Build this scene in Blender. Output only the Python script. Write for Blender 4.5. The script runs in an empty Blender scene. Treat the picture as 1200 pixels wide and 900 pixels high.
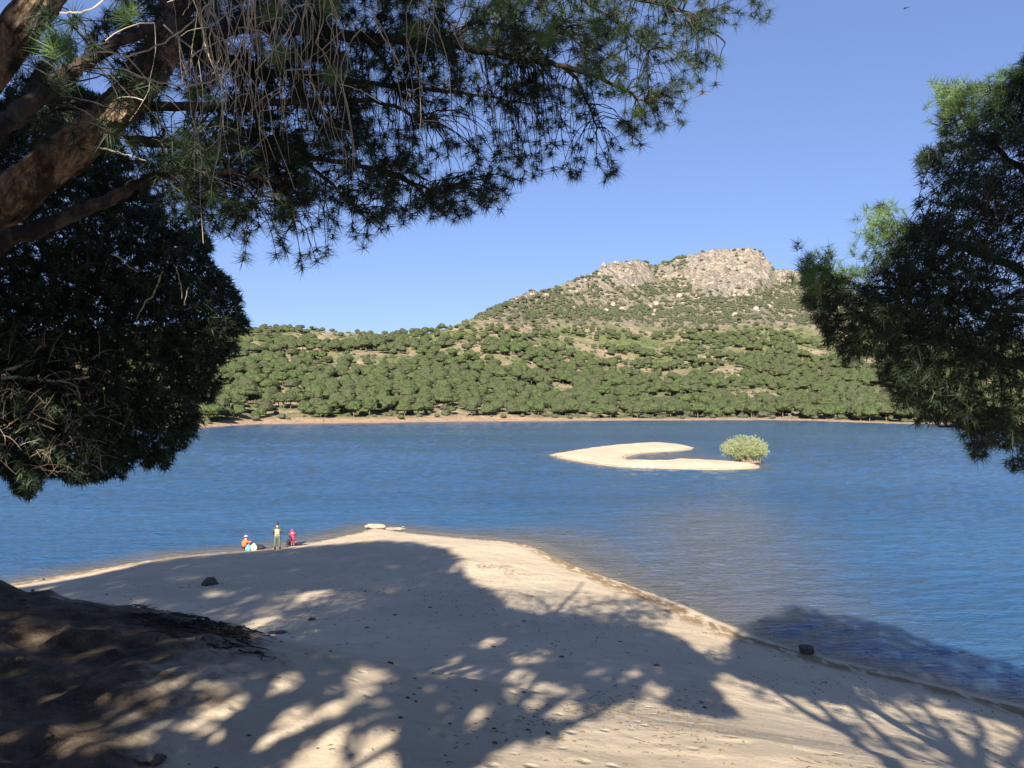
import bpy, math, numpy as np
from mathutils import Vector
PI = math.pi
scene = bpy.context.scene
COL = scene.collection
rng = np.random.default_rng(7)

# ------------------------------------------------------------------ camera, sky, sun, exposure
CAM_H = 10.0            # eye height above the lake
F = 1000.0              # focal length in pixels of a 1200 wide frame
HOR = 468.0             # row of the horizon
cam = bpy.data.cameras.new('camera')
cam.sensor_width = 36; cam.lens = 36 * F / 1200
cam.shift_y = (HOR - 450) / 1200
cam.clip_start = 0.05; cam.clip_end = 20000
cam_o = bpy.data.objects.new('camera', cam); COL.objects.link(cam_o)
cam_o.location = (0, 0, CAM_H); cam_o.rotation_euler = (PI / 2, 0, 0)
scene.camera = cam_o

SUN_EL = math.radians(27)
SUN_AZ = math.radians(9.5)        # the light travels towards +Y, turned this much towards +X
LD = np.array([math.sin(SUN_AZ) * math.cos(SUN_EL), math.cos(SUN_AZ) * math.cos(SUN_EL), -math.sin(SUN_EL)])
world = bpy.data.worlds.new('World'); scene.world = world; world.use_nodes = True
wn = world.node_tree; wn.nodes.clear()
sky = wn.nodes.new('ShaderNodeTexSky'); sky.sky_type = 'NISHITA'; sky.sun_disc = False
sky.sun_elevation = SUN_EL
sky.sun_rotation = PI + SUN_AZ
sky.altitude = 600; sky.air_density = 0.8; sky.dust_density = 0.0; sky.ozone_density = 3.0
tint = wn.nodes.new('ShaderNodeMix'); tint.data_type = 'RGBA'; tint.blend_type = 'MULTIPLY'
tint.inputs['Factor'].default_value = 1.0
tint.inputs[7].default_value = (1.0, 0.96, 1.12, 1)
bgn = wn.nodes.new('ShaderNodeBackground'); bgn.inputs['Strength'].default_value = 0.0505
wo = wn.nodes.new('ShaderNodeOutputWorld')
wn.links.new(sky.outputs[0], tint.inputs[6]); gam = wn.nodes.new('ShaderNodeGamma'); gam.inputs[1].default_value = 0.57
gain = wn.nodes.new('ShaderNodeMix'); gain.data_type = 'RGBA'; gain.blend_type = 'MULTIPLY'; gain.inputs['Factor'].default_value = 1.0; gain.inputs[7].default_value = (1.24, 1.474, 1.947, 1)
wn.links.new(tint.outputs[2], gam.inputs[0]); wn.links.new(gam.outputs[0], gain.inputs[6]); wn.links.new(gain.outputs[2], bgn.inputs[0]); wn.links.new(bgn.outputs[0], wo.inputs[0])
sun = bpy.data.lights.new('sun', 'SUN'); sun.energy = 5.0; sun.angle = math.radians(0.53); sun.color = (1.0, 0.94, 0.84)
sun_o = bpy.data.objects.new('sun', sun); COL.objects.link(sun_o)
sun_o.rotation_euler = Vector(LD).to_track_quat('-Z', 'Y').to_euler(); sun_o.location = (0, -20, 60)
scene.view_settings.view_transform = 'Standard'; scene.view_settings.look = 'None'
scene.view_settings.exposure = 1.65; scene.view_settings.gamma = 1.0
scene.render.engine = 'CYCLES'
scene.cycles.max_bounces = 5; scene.cycles.diffuse_bounces = 2; scene.cycles.transparent_max_bounces = 8
scene.cycles.use_denoising = True

# ------------------------------------------------------------------ helpers
def at(px, py, d):
    """world point seen at a photograph pixel, d metres in front of the viewpoint"""
    return np.array([(px - 600) / F * d, d, CAM_H - (py - HOR) / F * d])
def onlake(px, py, z=0.0):
    d = (CAM_H - z) / ((py - HOR) / F)
    return ((px - 600) / F * d, d)
def _h(i, j, k, seed):
    i = i.astype(np.int64); j = j.astype(np.int64); k = k.astype(np.int64)
    n = (i * 374761393 + j * 668265263 + k * 2147483647 + seed * 974634777) & 0xffffffff
    n = ((n ^ (n >> 13)) * 1274126177) & 0xffffffff
    n = ((n ^ (n >> 16)) * 2246822519) & 0xffffffff
    return ((n ^ (n >> 15)) & 0xffffff) / float(0xffffff)
def vn(x, y, z=None, seed=0):
    x = np.asarray(x, float); y = np.asarray(y, float); z = np.zeros_like(x) if z is None else np.asarray(z, float)
    i, j, k = np.floor(x), np.floor(y), np.floor(z)
    u, v, w = x - i, y - j, z - k
    u = u*u*(3-2*u); v = v*v*(3-2*v); w = w*w*(3-2*w)
    r = 0
    for a in (0, 1):
        for b in (0, 1):
            for c in (0, 1):
                r = r + (u if a else 1-u) * (v if b else 1-v) * (w if c else 1-w) * _h(i+a, j+b, k+c, seed)
    return r
def fbm(x, y, z=None, o=4, seed=0):
    r = 0; a = .5; t = 0
    for q in range(o):
        r = r + a * vn(x, y, z, seed + q); t += a; a *= .5
        x = np.asarray(x) * 2.03; y = np.asarray(y) * 2.03; z = None if z is None else np.asarray(z) * 2.03
    return r / t
def sstep(a, b, x):
    t = np.clip((x - a) / (b - a), 0, 1); return t*t*(3-2*t)
def sdist(poly, X, Y):
    poly = np.asarray(poly, float); n = len(poly); X = np.asarray(X, float); Y = np.asarray(Y, float)
    d = np.full(X.shape, 1e9); ins = np.zeros(X.shape, bool)
    for i in range(n):
        ax, ay = poly[i]; bx, by = poly[(i+1) % n]
        vx, vy = bx-ax, by-ay
        t = np.clip(((X-ax)*vx + (Y-ay)*vy) / (vx*vx + vy*vy + 1e-12), 0, 1)
        d = np.minimum(d, np.hypot(X-ax-t*vx, Y-ay-t*vy))
        ins ^= ((ay > Y) != (by > Y)) & (X < (bx-ax)*(Y-ay)/(by-ay+1e-12)+ax)
    return np.where(ins, d, -d)
def nrm(v):
    return v / (np.linalg.norm(v, axis=-1, keepdims=True) + 1e-12)

class MB:
    """gathers triangles and quads, builds one mesh"""
    def __init__(s): s.v = []; s.t = []; s.q = []; s.tm = []; s.qm = []; s.n = 0; s.att = []
    def add(s, v, t=None, q=None, m=0, att=None):
        v = np.asarray(v, float).reshape(-1, 3)
        if t is not None and len(t):
            s.t.append(np.asarray(t, int) + s.n); s.tm.append(np.full(len(t), m))
        if q is not None and len(q):
            s.q.append(np.asarray(q, int) + s.n); s.qm.append(np.full(len(q), m))
        s.att.append(np.full(len(v), .5) if att is None else np.broadcast_to(att, (len(v),)))
        s.v.append(v); s.n += len(v)
    def mesh(s, name, mats, smooth=False, attr=None):
        v = np.concatenate(s.v); t = np.concatenate(s.t) if s.t else np.zeros((0, 3), int); q = np.concatenate(s.q) if s.q else np.zeros((0, 4), int)
        me = bpy.data.meshes.new(name)
        me.vertices.add(len(v)); me.vertices.foreach_set('co', v.ravel().astype(np.float32))
        me.loops.add(t.size + q.size); me.loops.foreach_set('vertex_index', np.concatenate([t.ravel(), q.ravel()]).astype(np.int32))
        me.polygons.add(len(t) + len(q))
        ls = np.concatenate([np.arange(len(t))*3, t.size + np.arange(len(q))*4]).astype(np.int32)
        me.polygons.foreach_set('loop_start', ls)
        mi = np.concatenate([np.concatenate(s.tm) if s.tm else np.zeros(0), np.concatenate(s.qm) if s.qm else np.zeros(0)]).astype(np.int32)
        me.polygons.foreach_set('material_index', mi)
        me.polygons.foreach_set('use_smooth', np.full(len(mi), smooth))
        a = me.attributes.new('tint', 'FLOAT', 'POINT'); a.data.foreach_set('value', np.concatenate(s.att).astype(np.float32))
        if attr:
            for k, val in attr.items():
                a = me.attributes.new(k, 'FLOAT', 'POINT'); a.data.foreach_set('value', np.asarray(val, np.float32).ravel())
        me.update(calc_edges=True); me.validate()
        for m in (mats if isinstance(mats, (list, tuple)) else [mats]): me.materials.append(m)
        return me
    def build(s, name, mats, parent=None, smooth=False, attr=None, **tags):
        return link(name, s.mesh(name, mats, smooth, attr), parent, **tags)
def link(name, data, parent=None, loc=None, **tags):
    o = bpy.data.objects.new(name, data); COL.objects.link(o)
    if parent is not None:
        o.parent = parent
        o.location = -np.array(parent.location) if loc is None else loc   # world-built children of an offset parent
    elif loc is not None: o.location = loc
    for k, val in tags.items(): o[k] = val
    return o
def empty(name, loc, label, category, group=None):
    o = bpy.data.objects.new(name, None); COL.objects.link(o); o.location = loc
    o.empty_display_size = .3
    o['label'] = label; o['category'] = category
    if group: o['group'] = group
    return o

def tubes(P, R, sides=3, mb=None, m=0, att=None):
    """P (T,n,3) polylines, R (T,n) radii"""
    P = np.asarray(P, float); R = np.asarray(R, float)
    if P.ndim == 2: P = P[None]; R = R[None]
    T, n, _ = P.shape
    tg = np.gradient(P, axis=1) if n > 1 else P*0
    tg = nrm(tg)
    ref = np.where(np.abs(tg[..., 2:3]) > .9, np.array([1., 0, 0]), np.array([0, 0, 1.]))
    u = nrm(np.cross(tg, ref)); w = np.cross(tg, u)
    ang = np.arange(sides) * 2*PI/sides
    ring = P[:, :, None, :] + R[:, :, None, None] * (np.cos(ang)[None, None, :, None]*u[:, :, None, :] + np.sin(ang)[None, None, :, None]*w[:, :, None, :])
    V = ring.reshape(-1, 3)
    base = (np.arange(T)*n*sides)[:, None, None] + (np.arange(n-1)*sides)[None, :, None] + np.arange(sides)[None, None, :]
    nx = (np.arange(T)*n*sides)[:, None, None] + (np.arange(n-1)*sides)[None, :, None] + ((np.arange(sides)+1) % sides)[None, None, :]
    Q = np.stack([base, nx, nx+sides, base+sides], -1).reshape(-1, 4)
    a = None if att is None else np.repeat(np.asarray(att), n*sides)
    mb.add(V, q=Q, m=m, att=a)
def resample(P, k):
    """smooth Catmull-Rom through the control points"""
    P = np.asarray(P, float); Q = np.vstack([2*P[0]-P[1], P, 2*P[-1]-P[-2]])
    out = []
    for i in range(1, len(Q)-2):
        for t in np.linspace(0, 1, k, endpoint=False):
            a, b, c, d = Q[i-1], Q[i], Q[i+1], Q[i+2]
            out.append(.5*((2*b) + (c-a)*t + (2*a-5*b+4*c-d)*t*t + (3*b-a-3*c+d)*t**3))
    out.append(P[-1]); return np.array(out)
def limb(mb, P, r0, r1, sides=8, k=5, rough=.0, seed=0, m=0):
    Q = resample(P, k); n = len(Q)
    if rough: Q[1:-1] += (np.random.default_rng(seed).random((n-2, 3))-.5) * rough
    tubes(Q, np.linspace(r0, r1, n), sides, mb, m); return Q
def bark(mb, P, r0, r1, sides=20, k=10, amp=.12, seed=0):
    """a trunk with plated, furrowed bark as real relief"""
    Q = resample(P, k); n = len(Q); tg = nrm(np.gradient(Q, axis=0))
    ref = np.array([1., .3, 0]); u = nrm(np.cross(tg, ref)); w = np.cross(tg, u)
    L = np.concatenate([[0], np.cumsum(np.linalg.norm(np.diff(Q, axis=0), axis=1))])
    ang = np.arange(sides)*2*PI/sides; r = np.linspace(r0, r1, n)
    ca, sa = np.cos(ang), np.sin(ang)
    nz = vn(ca[None]*3+L[:, None]*0, sa[None]*3+0*L[:, None], L[:, None]*4+0*ca[None], seed=seed)
    nz2 = vn(ca[None]*7+L[:, None]*0, sa[None]*7+0*L[:, None], L[:, None]*9+0*ca[None], seed=seed+5)
    fz = vn(ca[None]*2.6+L[:, None]*.3, sa[None]*2.6+7+0*L[:, None], L[:, None]*5+0*ca[None], seed=seed+11)
    fur = np.clip(np.abs(2*fz-1)*3.2, 0, 1)      # plates parted by furrows
    rr = r[:, None]*(1 + amp*(nz-.5)*1.2 + amp*.9*(nz2-.5) + amp*.75*(fur-1))
    V = Q[:, None]+rr[..., None]*(ca[None, :, None]*u[:, None]+sa[None, :, None]*w[:, None])
    b = (np.arange(n-1)*sides)[:, None]+np.arange(sides)[None]; c = (np.arange(n-1)*sides)[:, None]+((np.arange(sides)+1) % sides)[None]
    mb.add(V.reshape(-1, 3), q=np.stack([b, c, c+sides, b+sides], -1).reshape(-1, 4), att=nz2.ravel()); return Q
def tufts(mb, C, D, n=30, L=.12, W=.005, spread=(15, 80), rg=rng, back=.08, m=0, lv=.25):
    """needle tufts: centres C, twig directions D"""
    T = len(C)
    D = nrm(np.asarray(D, float)); ref = nrm(rg.normal(size=(T, 3))); u = nrm(np.cross(D, ref)); w = np.cross(D, u)
    ph = rg.random((T, n))*2*PI; th = np.radians(spread[0] + (spread[1]-spread[0])*np.sqrt(rg.random((T, n))))
    d = np.cos(th)[..., None]*D[:, None] + np.sin(th)[..., None]*(np.cos(ph)[..., None]*u[:, None] + np.sin(ph)[..., None]*w[:, None])
    base = C[:, None] - D[:, None]*(rg.random((T, n))*back)[..., None]
    ln = L*(.7+.5*rg.random((T, n)))*(1-lv/2+lv*rg.random((T, 1)))
    tip = base + d*ln[..., None]; tip[..., 2] -= ln*.08
    sd = nrm(np.cross(d, rg.normal(size=(T, n, 3))))*W/2
    V = np.stack([base-sd, base+sd, tip], 2).reshape(-1, 3)
    att = np.repeat(np.clip(rg.normal(.5, .18, T), 0, 1), n*3)
    mb.add(V, t=np.arange(T*n*3).reshape(-1, 3), m=m, att=att)

def ico(sub):
    import bmesh
    bm = bmesh.new(); bmesh.ops.create_icosphere(bm, subdivisions=sub, radius=1)
    v = np.array([x.co[:] for x in bm.verts]); f = np.array([[q.index for q in p.verts] for p in bm.faces]); bm.free(); return v, f
ICO = {k: ico(k) for k in (1, 2, 3, 4)}

# ------------------------------------------------------------------ materials
ALB = .84      # overall reflectance level
class NT:
    def __init__(s, name):
        s.m = bpy.data.materials.new(name); s.m.use_nodes = True; s.t = s.m.node_tree; s.t.nodes.clear()
        s.out = s.t.nodes.new('ShaderNodeOutputMaterial'); s.p = s.n('ShaderNodeBsdfPrincipled'); s.l(s.p.outputs[0], s.out.inputs[0])
        s.p.inputs['Roughness'].default_value = .85; s.p.inputs['Specular IOR Level'].default_value = .25
    def n(s, t, **k):
        x = s.t.nodes.new(t)
        for a, b in k.items(): setattr(x, a, b)
        return x
    def l(s, a, b): s.t.links.new(a, b)
    def pos(s, scale=(1, 1, 1), rot=0, kind='obj'):
        mp = s.n('ShaderNodeMapping'); mp.inputs['Scale'].default_value = scale; mp.inputs['Rotation'].default_value = (0, 0, rot)
        if kind == 'geo': s.l(s.n('ShaderNodeNewGeometry').outputs['Position'], mp.inputs[0])
        else: s.l(s.n('ShaderNodeTexCoord').outputs['Object'], mp.inputs[0])
        return mp.outputs[0]
    def noise(s, vec, scale, detail=4, rough=.55, dist=0):
        x = s.n('ShaderNodeTexNoise'); x.inputs['Scale'].default_value = scale; x.inputs['Detail'].default_value = detail
        x.inputs['Roughness'].default_value = rough; x.inputs['Distortion'].default_value = dist
        s.l(vec, x.inputs['Vector']); return x.outputs['Fac']
    def vor(s, vec, scale, feature='F1'):
        x = s.n('ShaderNodeTexVoronoi', feature=feature); x.inputs['Scale'].default_value = scale; s.l(vec, x.inputs['Vector']); return x.outputs['Distance']
    def att(s, name): x = s.n('ShaderNodeAttribute'); x.attribute_name = name; return x.outputs['Fac']
    def math(s, op, a, b=None, clamp=False):
        x = s.n('ShaderNodeMath', operation=op); x.use_clamp = clamp
        for i, q in enumerate((a, b)):
            if q is None: continue
            if isinstance(q, (int, float)): x.inputs[i].default_value = q
            else: s.l(q, x.inputs[i])
        return x.outputs[0]
    def rng(s, v, a, b, c=0., d=1., smooth=True):
        x = s.n('ShaderNodeMapRange', interpolation_type='SMOOTHSTEP' if smooth else 'LINEAR'); s.l(v, x.inputs[0])
        for i, q in enumerate((a, b, c, d)): x.inputs[i+1].default_value = q
        return x.outputs[0]
    def mix(s, f, a, b, mode='MIX'):
        x = s.n('ShaderNodeMix', data_type='RGBA', blend_type=mode)
        for q, i in ((f, 0), (a, 6), (b, 7)):
            if isinstance(q, (int, float)): x.inputs[i].default_value = q
            elif isinstance(q, tuple): x.inputs[i].default_value = (*q, 1)
            else: s.l(q, x.inputs[i])
        return x.outputs[2]
    def bump(s, h, strength, dist, prev=None):
        x = s.n('ShaderNodeBump'); x.inputs['Strength'].default_value = strength; x.inputs['Distance'].default_value = dist
        s.l(h, x.inputs['Height'])
        if prev is not None: s.l(prev, x.inputs['Normal'])
        return x.outputs[0]
    def base(s, c):
        if isinstance(c, tuple): s.p.inputs['Base Color'].default_value = (*[x*ALB for x in c], 1)
        else: s.l(s.mix(1.0, c, (ALB, ALB, ALB), 'MULTIPLY'), s.p.inputs['Base Color'])
    def rnd(s): return s.n('ShaderNodeObjectInfo').outputs['Random']
def plain(name, c, rough=.8, nscale=0, var=.25):
    t = NT(name); t.p.inputs['Roughness'].default_value = rough
    if nscale:
        f = t.noise(t.pos(), nscale, 4)
        t.base(t.mix(t.rng(f, .3, .7), tuple(x*(1-var) for x in c), tuple(min(1, x*(1+var)) for x in c)))
    else: t.base(c)
    return t.m

def m_sand():
    t = NT('sand'); P = t.pos()
    big = t.noise(P, .22, 5, .6, .3); mid = t.noise(P, 1.6, 6, .65, .5); fine = t.noise(P, 22, 4, .7); grit = t.noise(P, 90, 2, .6)
    c = t.mix(t.rng(big, .3, .7), (.52, .415, .285), (.60, .485, .34))
    c = t.mix(t.math('MULTIPLY', t.rng(mid, .52, .72), .35), c, (.34, .25, .15))
    c = t.mix(t.math('MULTIPLY', t.rng(fine, .5, .75), .30), c, (.29, .21, .135))
    c = t.mix(t.math('MULTIPLY', t.rng(grit, .62, .72), .5), c, (.22, .15, .09))
    lz = t.rng(t.noise(P, .33, 4, .6, .4), .50, .66)
    fr1 = t.rng(t.noise(P, 34, 3, .65), .60, .68); fr2 = t.rng(t.noise(P, 9, 5, .75), .58, .70)
    c = t.mix(t.math('MULTIPLY', t.math('MAXIMUM', fr1, fr2), t.math('MULTIPLY', lz, .75)), c, (.16, .10, .05))
    s = t.att('shore')
    # brown strand lines left by the falling water, and the wet rim
    sn = t.math('ADD', s, t.math('MULTIPLY', t.math('SUBTRACT', t.noise(P, .55, 5, .6), .5), 2.2))
    band = t.math('MULTIPLY', t.rng(sn, .35, .8), t.rng(sn, 2.3, 1.2))
    streak = t.noise(t.pos((1.0, .35, 1), .9), 2.5, 5, .6)
    c = t.mix(t.math('MULTIPLY', t.math('MULTIPLY', band, t.rng(streak, .36, .52)), .95), c, (.25, .165, .08))
    wet = t.rng(t.math('ADD', s, t.math('MULTIPLY', mid, .2)), .45, .15)
    c = t.mix(t.math('MULTIPLY', wet, .55), c, (.27, .19, .11))
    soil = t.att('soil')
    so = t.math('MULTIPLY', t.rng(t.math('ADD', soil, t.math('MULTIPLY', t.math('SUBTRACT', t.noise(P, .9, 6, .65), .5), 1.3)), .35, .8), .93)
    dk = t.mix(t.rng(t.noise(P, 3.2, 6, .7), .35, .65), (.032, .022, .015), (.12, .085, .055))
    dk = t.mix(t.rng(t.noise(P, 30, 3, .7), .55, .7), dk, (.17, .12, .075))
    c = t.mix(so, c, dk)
    t.base(c); t.p.inputs['Roughness'].default_value = .95; t.p.inputs['Specular IOR Level'].default_value = .1
    foot = t.math('MULTIPLY', t.rng(t.vor(t.pos((1, .8, 1)), 2.4), .02, .30), t.rng(t.noise(P, .28, 3), .42, .6))
    b = t.bump(t.noise(P, .8, 4, .6), .5, .12); b = t.bump(foot, .8, .05, b); b = t.bump(mid, .5, .045, b); b = t.bump(fine, .6, .014, b); b = t.bump(grit, .5, .006, b)
    t.l(b, t.p.inputs['Normal']); return t.m
def m_water():
    t = NT('water'); tb = t.att('turbid'); P = t.pos(kind='geo')
    # a turbid plume of suspended silt off the sand point, patchy and clearing with depth
    pn = t.noise(t.pos((.05, .03, 1), kind='geo'), 1.0, 4, .6)
    cl = t.math('ADD', tb, t.math('MULTIPLY', t.math('SUBTRACT', pn, .5), .22))
    deep = t.mix(t.rng(t.noise(t.pos((.006, .025, 1), kind='geo'), 1, 4, .6), .35, .65), (.020, .068, .142), (.030, .092, .185))
    c = t.mix(t.rng(cl, .1, .85), deep, (.098, .100, .106))
    c = t.mix(t.rng(cl, .86, 1.1), c, (.27, .215, .15))
    t.base(c)
    t.p.inputs['Roughness'].default_value = .13; t.p.inputs['IOR'].default_value = 1.333; t.p.inputs['Specular IOR Level'].default_value = .68
    w1 = t.noise(t.pos((.55, 1.5, 1), .12, 'geo'), 1.0, 3, .55, .6)
    w2 = t.noise(t.pos((1.8, 4.2, 1), -.1, 'geo'), 1.0, 3, .6, .5)
    w3 = t.noise(t.pos((.10, .36, 1), .08, 'geo'), 1.0, 2, .5, .3)
    w4 = t.noise(t.pos((6, 13, 1), .2, 'geo'), 1.0, 2, .6, .3)
    w5 = t.noise(t.pos((.8, .10, 1), .05, 'geo'), 1.0, 3, .7, .3)
    sep = t.n('ShaderNodeSeparateXYZ'); t.l(t.n('ShaderNodeNewGeometry').outputs['Position'], sep.inputs[0]); far_ = t.rng(sep.outputs[1], 80, 220)
    b = t.bump(w3, .5, .6); b = t.bump(w1, .7, .35, b); b = t.bump(w2, .9, .22, b); b = t.bump(w4, .7, .06, b); b = t.bump(t.math('MULTIPLY', w5, far_), 1.0, 1.4, b)
    t.l(b, t.p.inputs['Normal']); return t.m
def m_hill():
    t = NT('hillside_earth'); P = t.pos()
    rk = t.att('rock'); n1 = t.noise(P, .02, 6, .6); n2 = t.noise(P, .12, 6, .65); n3 = t.noise(P, .5, 4, .7)
    earth = t.mix(t.rng(n2, .3, .7), (.30, .235, .14), (.50, .38, .24))
    grass = t.mix(t.rng(n3, .3, .7), (.13, .16, .05), (.22, .24, .09))
    c = t.mix(t.rng(n1, .42, .58), earth, grass)
    sh = t.att('shore'); c = t.mix(t.rng(sh, 26, 10), c, t.mix(t.rng(n3, .35, .7), (.62, .42, .27), (.52, .34, .2)))
    scrub = t.mix(t.rng(n3, .35, .65), (.07, .085, .04), (.16, .155, .09))
    c = t.mix(t.rng(t.att('high'), .2, .9), c, t.mix(t.rng(n2, .38, .54), scrub, (.27, .22, .155)))
    # pale granite, streaked down its face
    st = t.noise(t.pos((.16, .16, .018)), 1.0, 6, .65, .6); st2 = t.noise(t.pos((.5, .5, .06)), 1.0, 5, .6, .4)
    rock = t.mix(t.rng(st, .38, .62), (.18, .15, .118), (.41, .35, .27))
    rock = t.mix(t.math('MULTIPLY', t.rng(st2, .52, .66), .8), rock, (.12, .10, .085))
    rock = t.mix(t.math('MULTIPLY', t.rng(t.noise(P, .05, 5, .6), .55, .7), .4), rock, (.50, .36, .22))
    rm = t.rng(t.math('ADD', rk, t.math('MULTIPLY', t.math('SUBTRACT', n2, .5), .5)), .42, .58)
    c = t.mix(rm, c, rock)
    c = t.mix(1.0, c, (.87, .87, .87), 'MULTIPLY')
    t.base(c); b = t.bump(n2, .7, 5.0); b = t.bump(st, .8, 6.0, b); b = t.bump(st2, .7, 2.5, b); b = t.bump(n3, .6, .8, b); t.l(b, t.p.inputs['Normal']); return t.m
def m_needles(name, a, b, hot=None, trans=.35):
    t = NT(name); at_ = t.att('tint')
    c = t.mix(t.rng(at_, .2, .8), a, b)
    if hot: c = t.mix(t.rng(at_, .86, .95), c, hot)
    t.base(c); t.p.inputs['Roughness'].default_value = .55; t.p.inputs['Specular IOR Level'].default_value = .4
    tr = t.n('ShaderNodeBsdfTranslucent'); t.l(c, tr.inputs[0]); mx = t.n('ShaderNodeMixShader'); mx.inputs[0].default_value = trans
    t.l(t.p.outputs[0], mx.inputs[1]); t.l(tr.outputs[0], mx.inputs[2]); t.l(mx.outputs[0], t.out.inputs[0]); return t.m
def m_bark(name, a, b, d, sc=9):
    t = NT(name); P0 = t.pos((1, 1, .5)); wv = t.n('ShaderNodeTexNoise'); wv.inputs['Scale'].default_value = 3.5; wv.inputs['Detail'].default_value = 4; t.l(P0, wv.inputs['Vector'])
    P = t.mix(.28, P0, wv.outputs['Color'])
    v = t.vor(P, sc*1.6, 'DISTANCE_TO_EDGE'); n = t.noise(P, sc*1.9, 6, .75); n2 = t.noise(P0, sc*.45, 5, .7)
    c = t.mix(t.rng(n, .40, .60), a, b); c = t.mix(t.rng(n2, .45, .58), c, tuple(x*.42 for x in a))
    c = t.mix(t.math('MULTIPLY', t.rng(v, .10, .0), t.math('MULTIPLY', t.rng(n2, .4, .6), .5)), c, d)
    t.base(c); bp = t.bump(t.rng(v, .0, .22), .35, .02); bp = t.bump(n, .9, .02, bp); bp = t.bump(n2, .8, .03, bp); t.l(bp, t.p.inputs['Normal']); return t.m
def m_crown(name, a, b, dark):
    t = NT(name); P = t.pos(); n = t.noise(P, 1.6, 4, .7); r = t.rnd()
    c = t.mix(t.rng(n, .35, .68), a, b)
    c = t.mix(t.math('MULTIPLY', t.rng(r, .0, 1., 0, .8, False), 1.0), c, dark)
    t.base(c); t.p.inputs['Specular IOR Level'].default_value = .15
    bp = t.bump(t.noise(P, 5, 3, .7), .7, .25); t.l(bp, t.p.inputs['Normal']); return t.m
def m_rock(name, a, b, sc=4):
    t = NT(name); P = t.pos(); c = t.mix(t.rng(t.noise(P, sc, 6, .65), .35, .65), a, b)
    c = t.mix(t.math('MULTIPLY', t.rng(t.noise(P, sc*6, 3, .6), .58, .7), .6), c, tuple(x*.35 for x in a)); t.base(c)
    t.l(t.bump(t.noise(P, sc*2, 5, .6), .6, .03), t.p.inputs['Normal']); return t.m

M = dict(
    sand=m_sand(), water=m_water(), hill=m_hill(),
    needle=m_needles('pine_needles', (.021, .039, .020), (.048, .082, .030), (.16, .13, .06)),
    needle_dark=m_needles('dense_pine_needles', (.020, .034, .017), (.045, .075, .028), (.10, .085, .05), .25),
    needle_sunlit=m_needles('sunlit_pine_needles', (.10, .17, .045), (.17, .26, .07), None, .4),  # lit copy of the pine needles, sunlight put into the green
    bark=m_bark('pine_bark', (.12, .078, .05), (.34, .235, .15), (.05, .032, .024)),
    bark_dark=m_bark('dark_pine_bark', (.055, .042, .034), (.10, .075, .058), (.02, .015, .012)),
    dead=plain('dead_twig_wood', (.42, .35, .26), .8, 6, .3), deadbrown=plain('brown_dead_twig_wood', (.22, .16, .11), .85, 6, .4), twig=plain('twig_bark', (.055, .042, .032), .85, 8, .3),
    crown=m_crown('far_pine_foliage', (.025, .040, .015), (.098, .126, .042), (.060, .062, .035)),
    shrubm=m_crown('mountain_scrub', (.036, .048, .025), (.082, .096, .048), (.075, .074, .045)),
    fartrunk=plain('far_trunk_bark', (.16, .11, .075), .9, 2),
    rock_pale=m_rock('pale_rock', (.28, .215, .15), (.44, .36, .26)), rock_dark=m_rock('dark_rock', (.07, .058, .05), (.13, .11, .09)),
    granite=m_rock('granite_boulder', (.20, .165, .13), (.36, .30, .23), .25),
    root=plain('root_bark', (.05, .036, .028), .9, 10), litter=plain('dry_debris', (.16, .11, .06), .95, 12, .4),
    bush=m_needles('willow_leaves', (.26, .31, .13), (.44, .48, .26), (.5, .47, .33), .3), bushwood=plain('bush_stems', (.34, .27, .20), .85, 5, .3),
)

# ------------------------------------------------------------------ near shore: one ground sheet
SH = [(1200,825),(1130,808),(1050,788),(1000,776),(950,765),(880,742),(840,727),(800,708),(740,684),(690,664),(660,648),(640,638),(610,632),(560,628),(500,622.5),(470,618),(440,615),(420,617),(400,623),(360,632),(300,641),(250,645),(200,649),(150,657),(100,666),(50,675),(0,684),(-100,702)]
SHP = [(90, -140), (60, -30), (42, -5), (24, 18)] + [onlake(*p) for p in SH] + [(-45, 30), (-75, 8), (-110, -40), (-110, -140)]
gx = np.arange(-120, 100.1, .5); gy = np.arange(-150, 90, .5)
GX, GY = np.meshgrid(gx, gy)
GS = sdist(SHP, GX, GY)
def softmin(a, b, k): h = np.clip(.5+.5*(b-a)/k, 0, 1); return b*(1-h)+a*h-k*h*(1-h)
sp = np.clip(GS, 0, 40)
zb = np.minimum(.09*sp + .010*sp**2, 12)
rr_ = np.hypot(GX*.6, np.maximum(GY, 0))
zc = 8.4*np.exp(-(rr_/18)**1.2) + .28
GZ = softmin(zb, zc, 1.0)
# dark root-bound mound on the left
def mound(X, Y):
    ax = (X+14.0)/np.where(X > -14, 11.0, 12); ay = (Y-14.0)/np.where(Y < 14, 9, 4.6)
    m = np.sqrt(ax*ax+ay*ay)+ (fbm(X*.35, Y*.35, seed=11)-.5)*.35
    return m
mm = mound(GX, GY)
ztop = np.minimum(6.12 + .075*(-4.45-GX), 6.7)+(fbm(GX*.5, GY*.5, seed=14)-.5)*.35
mw = sstep(.50, 1.85, mm)
bumpz = ztop*(1-mw) + GZ*mw
GZ = np.where(mm < 1.85, np.maximum(GZ, bumpz), GZ)
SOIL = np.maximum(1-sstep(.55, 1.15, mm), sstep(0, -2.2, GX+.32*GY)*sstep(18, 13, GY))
GZ += sstep(1.5, 10, GS)*((fbm(GX*.16, GY*.16, seed=3)-.5)*.7 + (fbm(GX*.6, GY*.6, seed=5)-.5)*.22)
for _ in range(2):
    Z2 = GZ.copy(); Z2[1:-1, 1:-1] = (GZ[1:-1, 1:-1]*2+GZ[:-2, 1:-1]+GZ[2:, 1:-1]+GZ[1:-1, :-2]+GZ[1:-1, 2:])/6; GZ = np.where(GS > 2, Z2, GZ)
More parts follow.
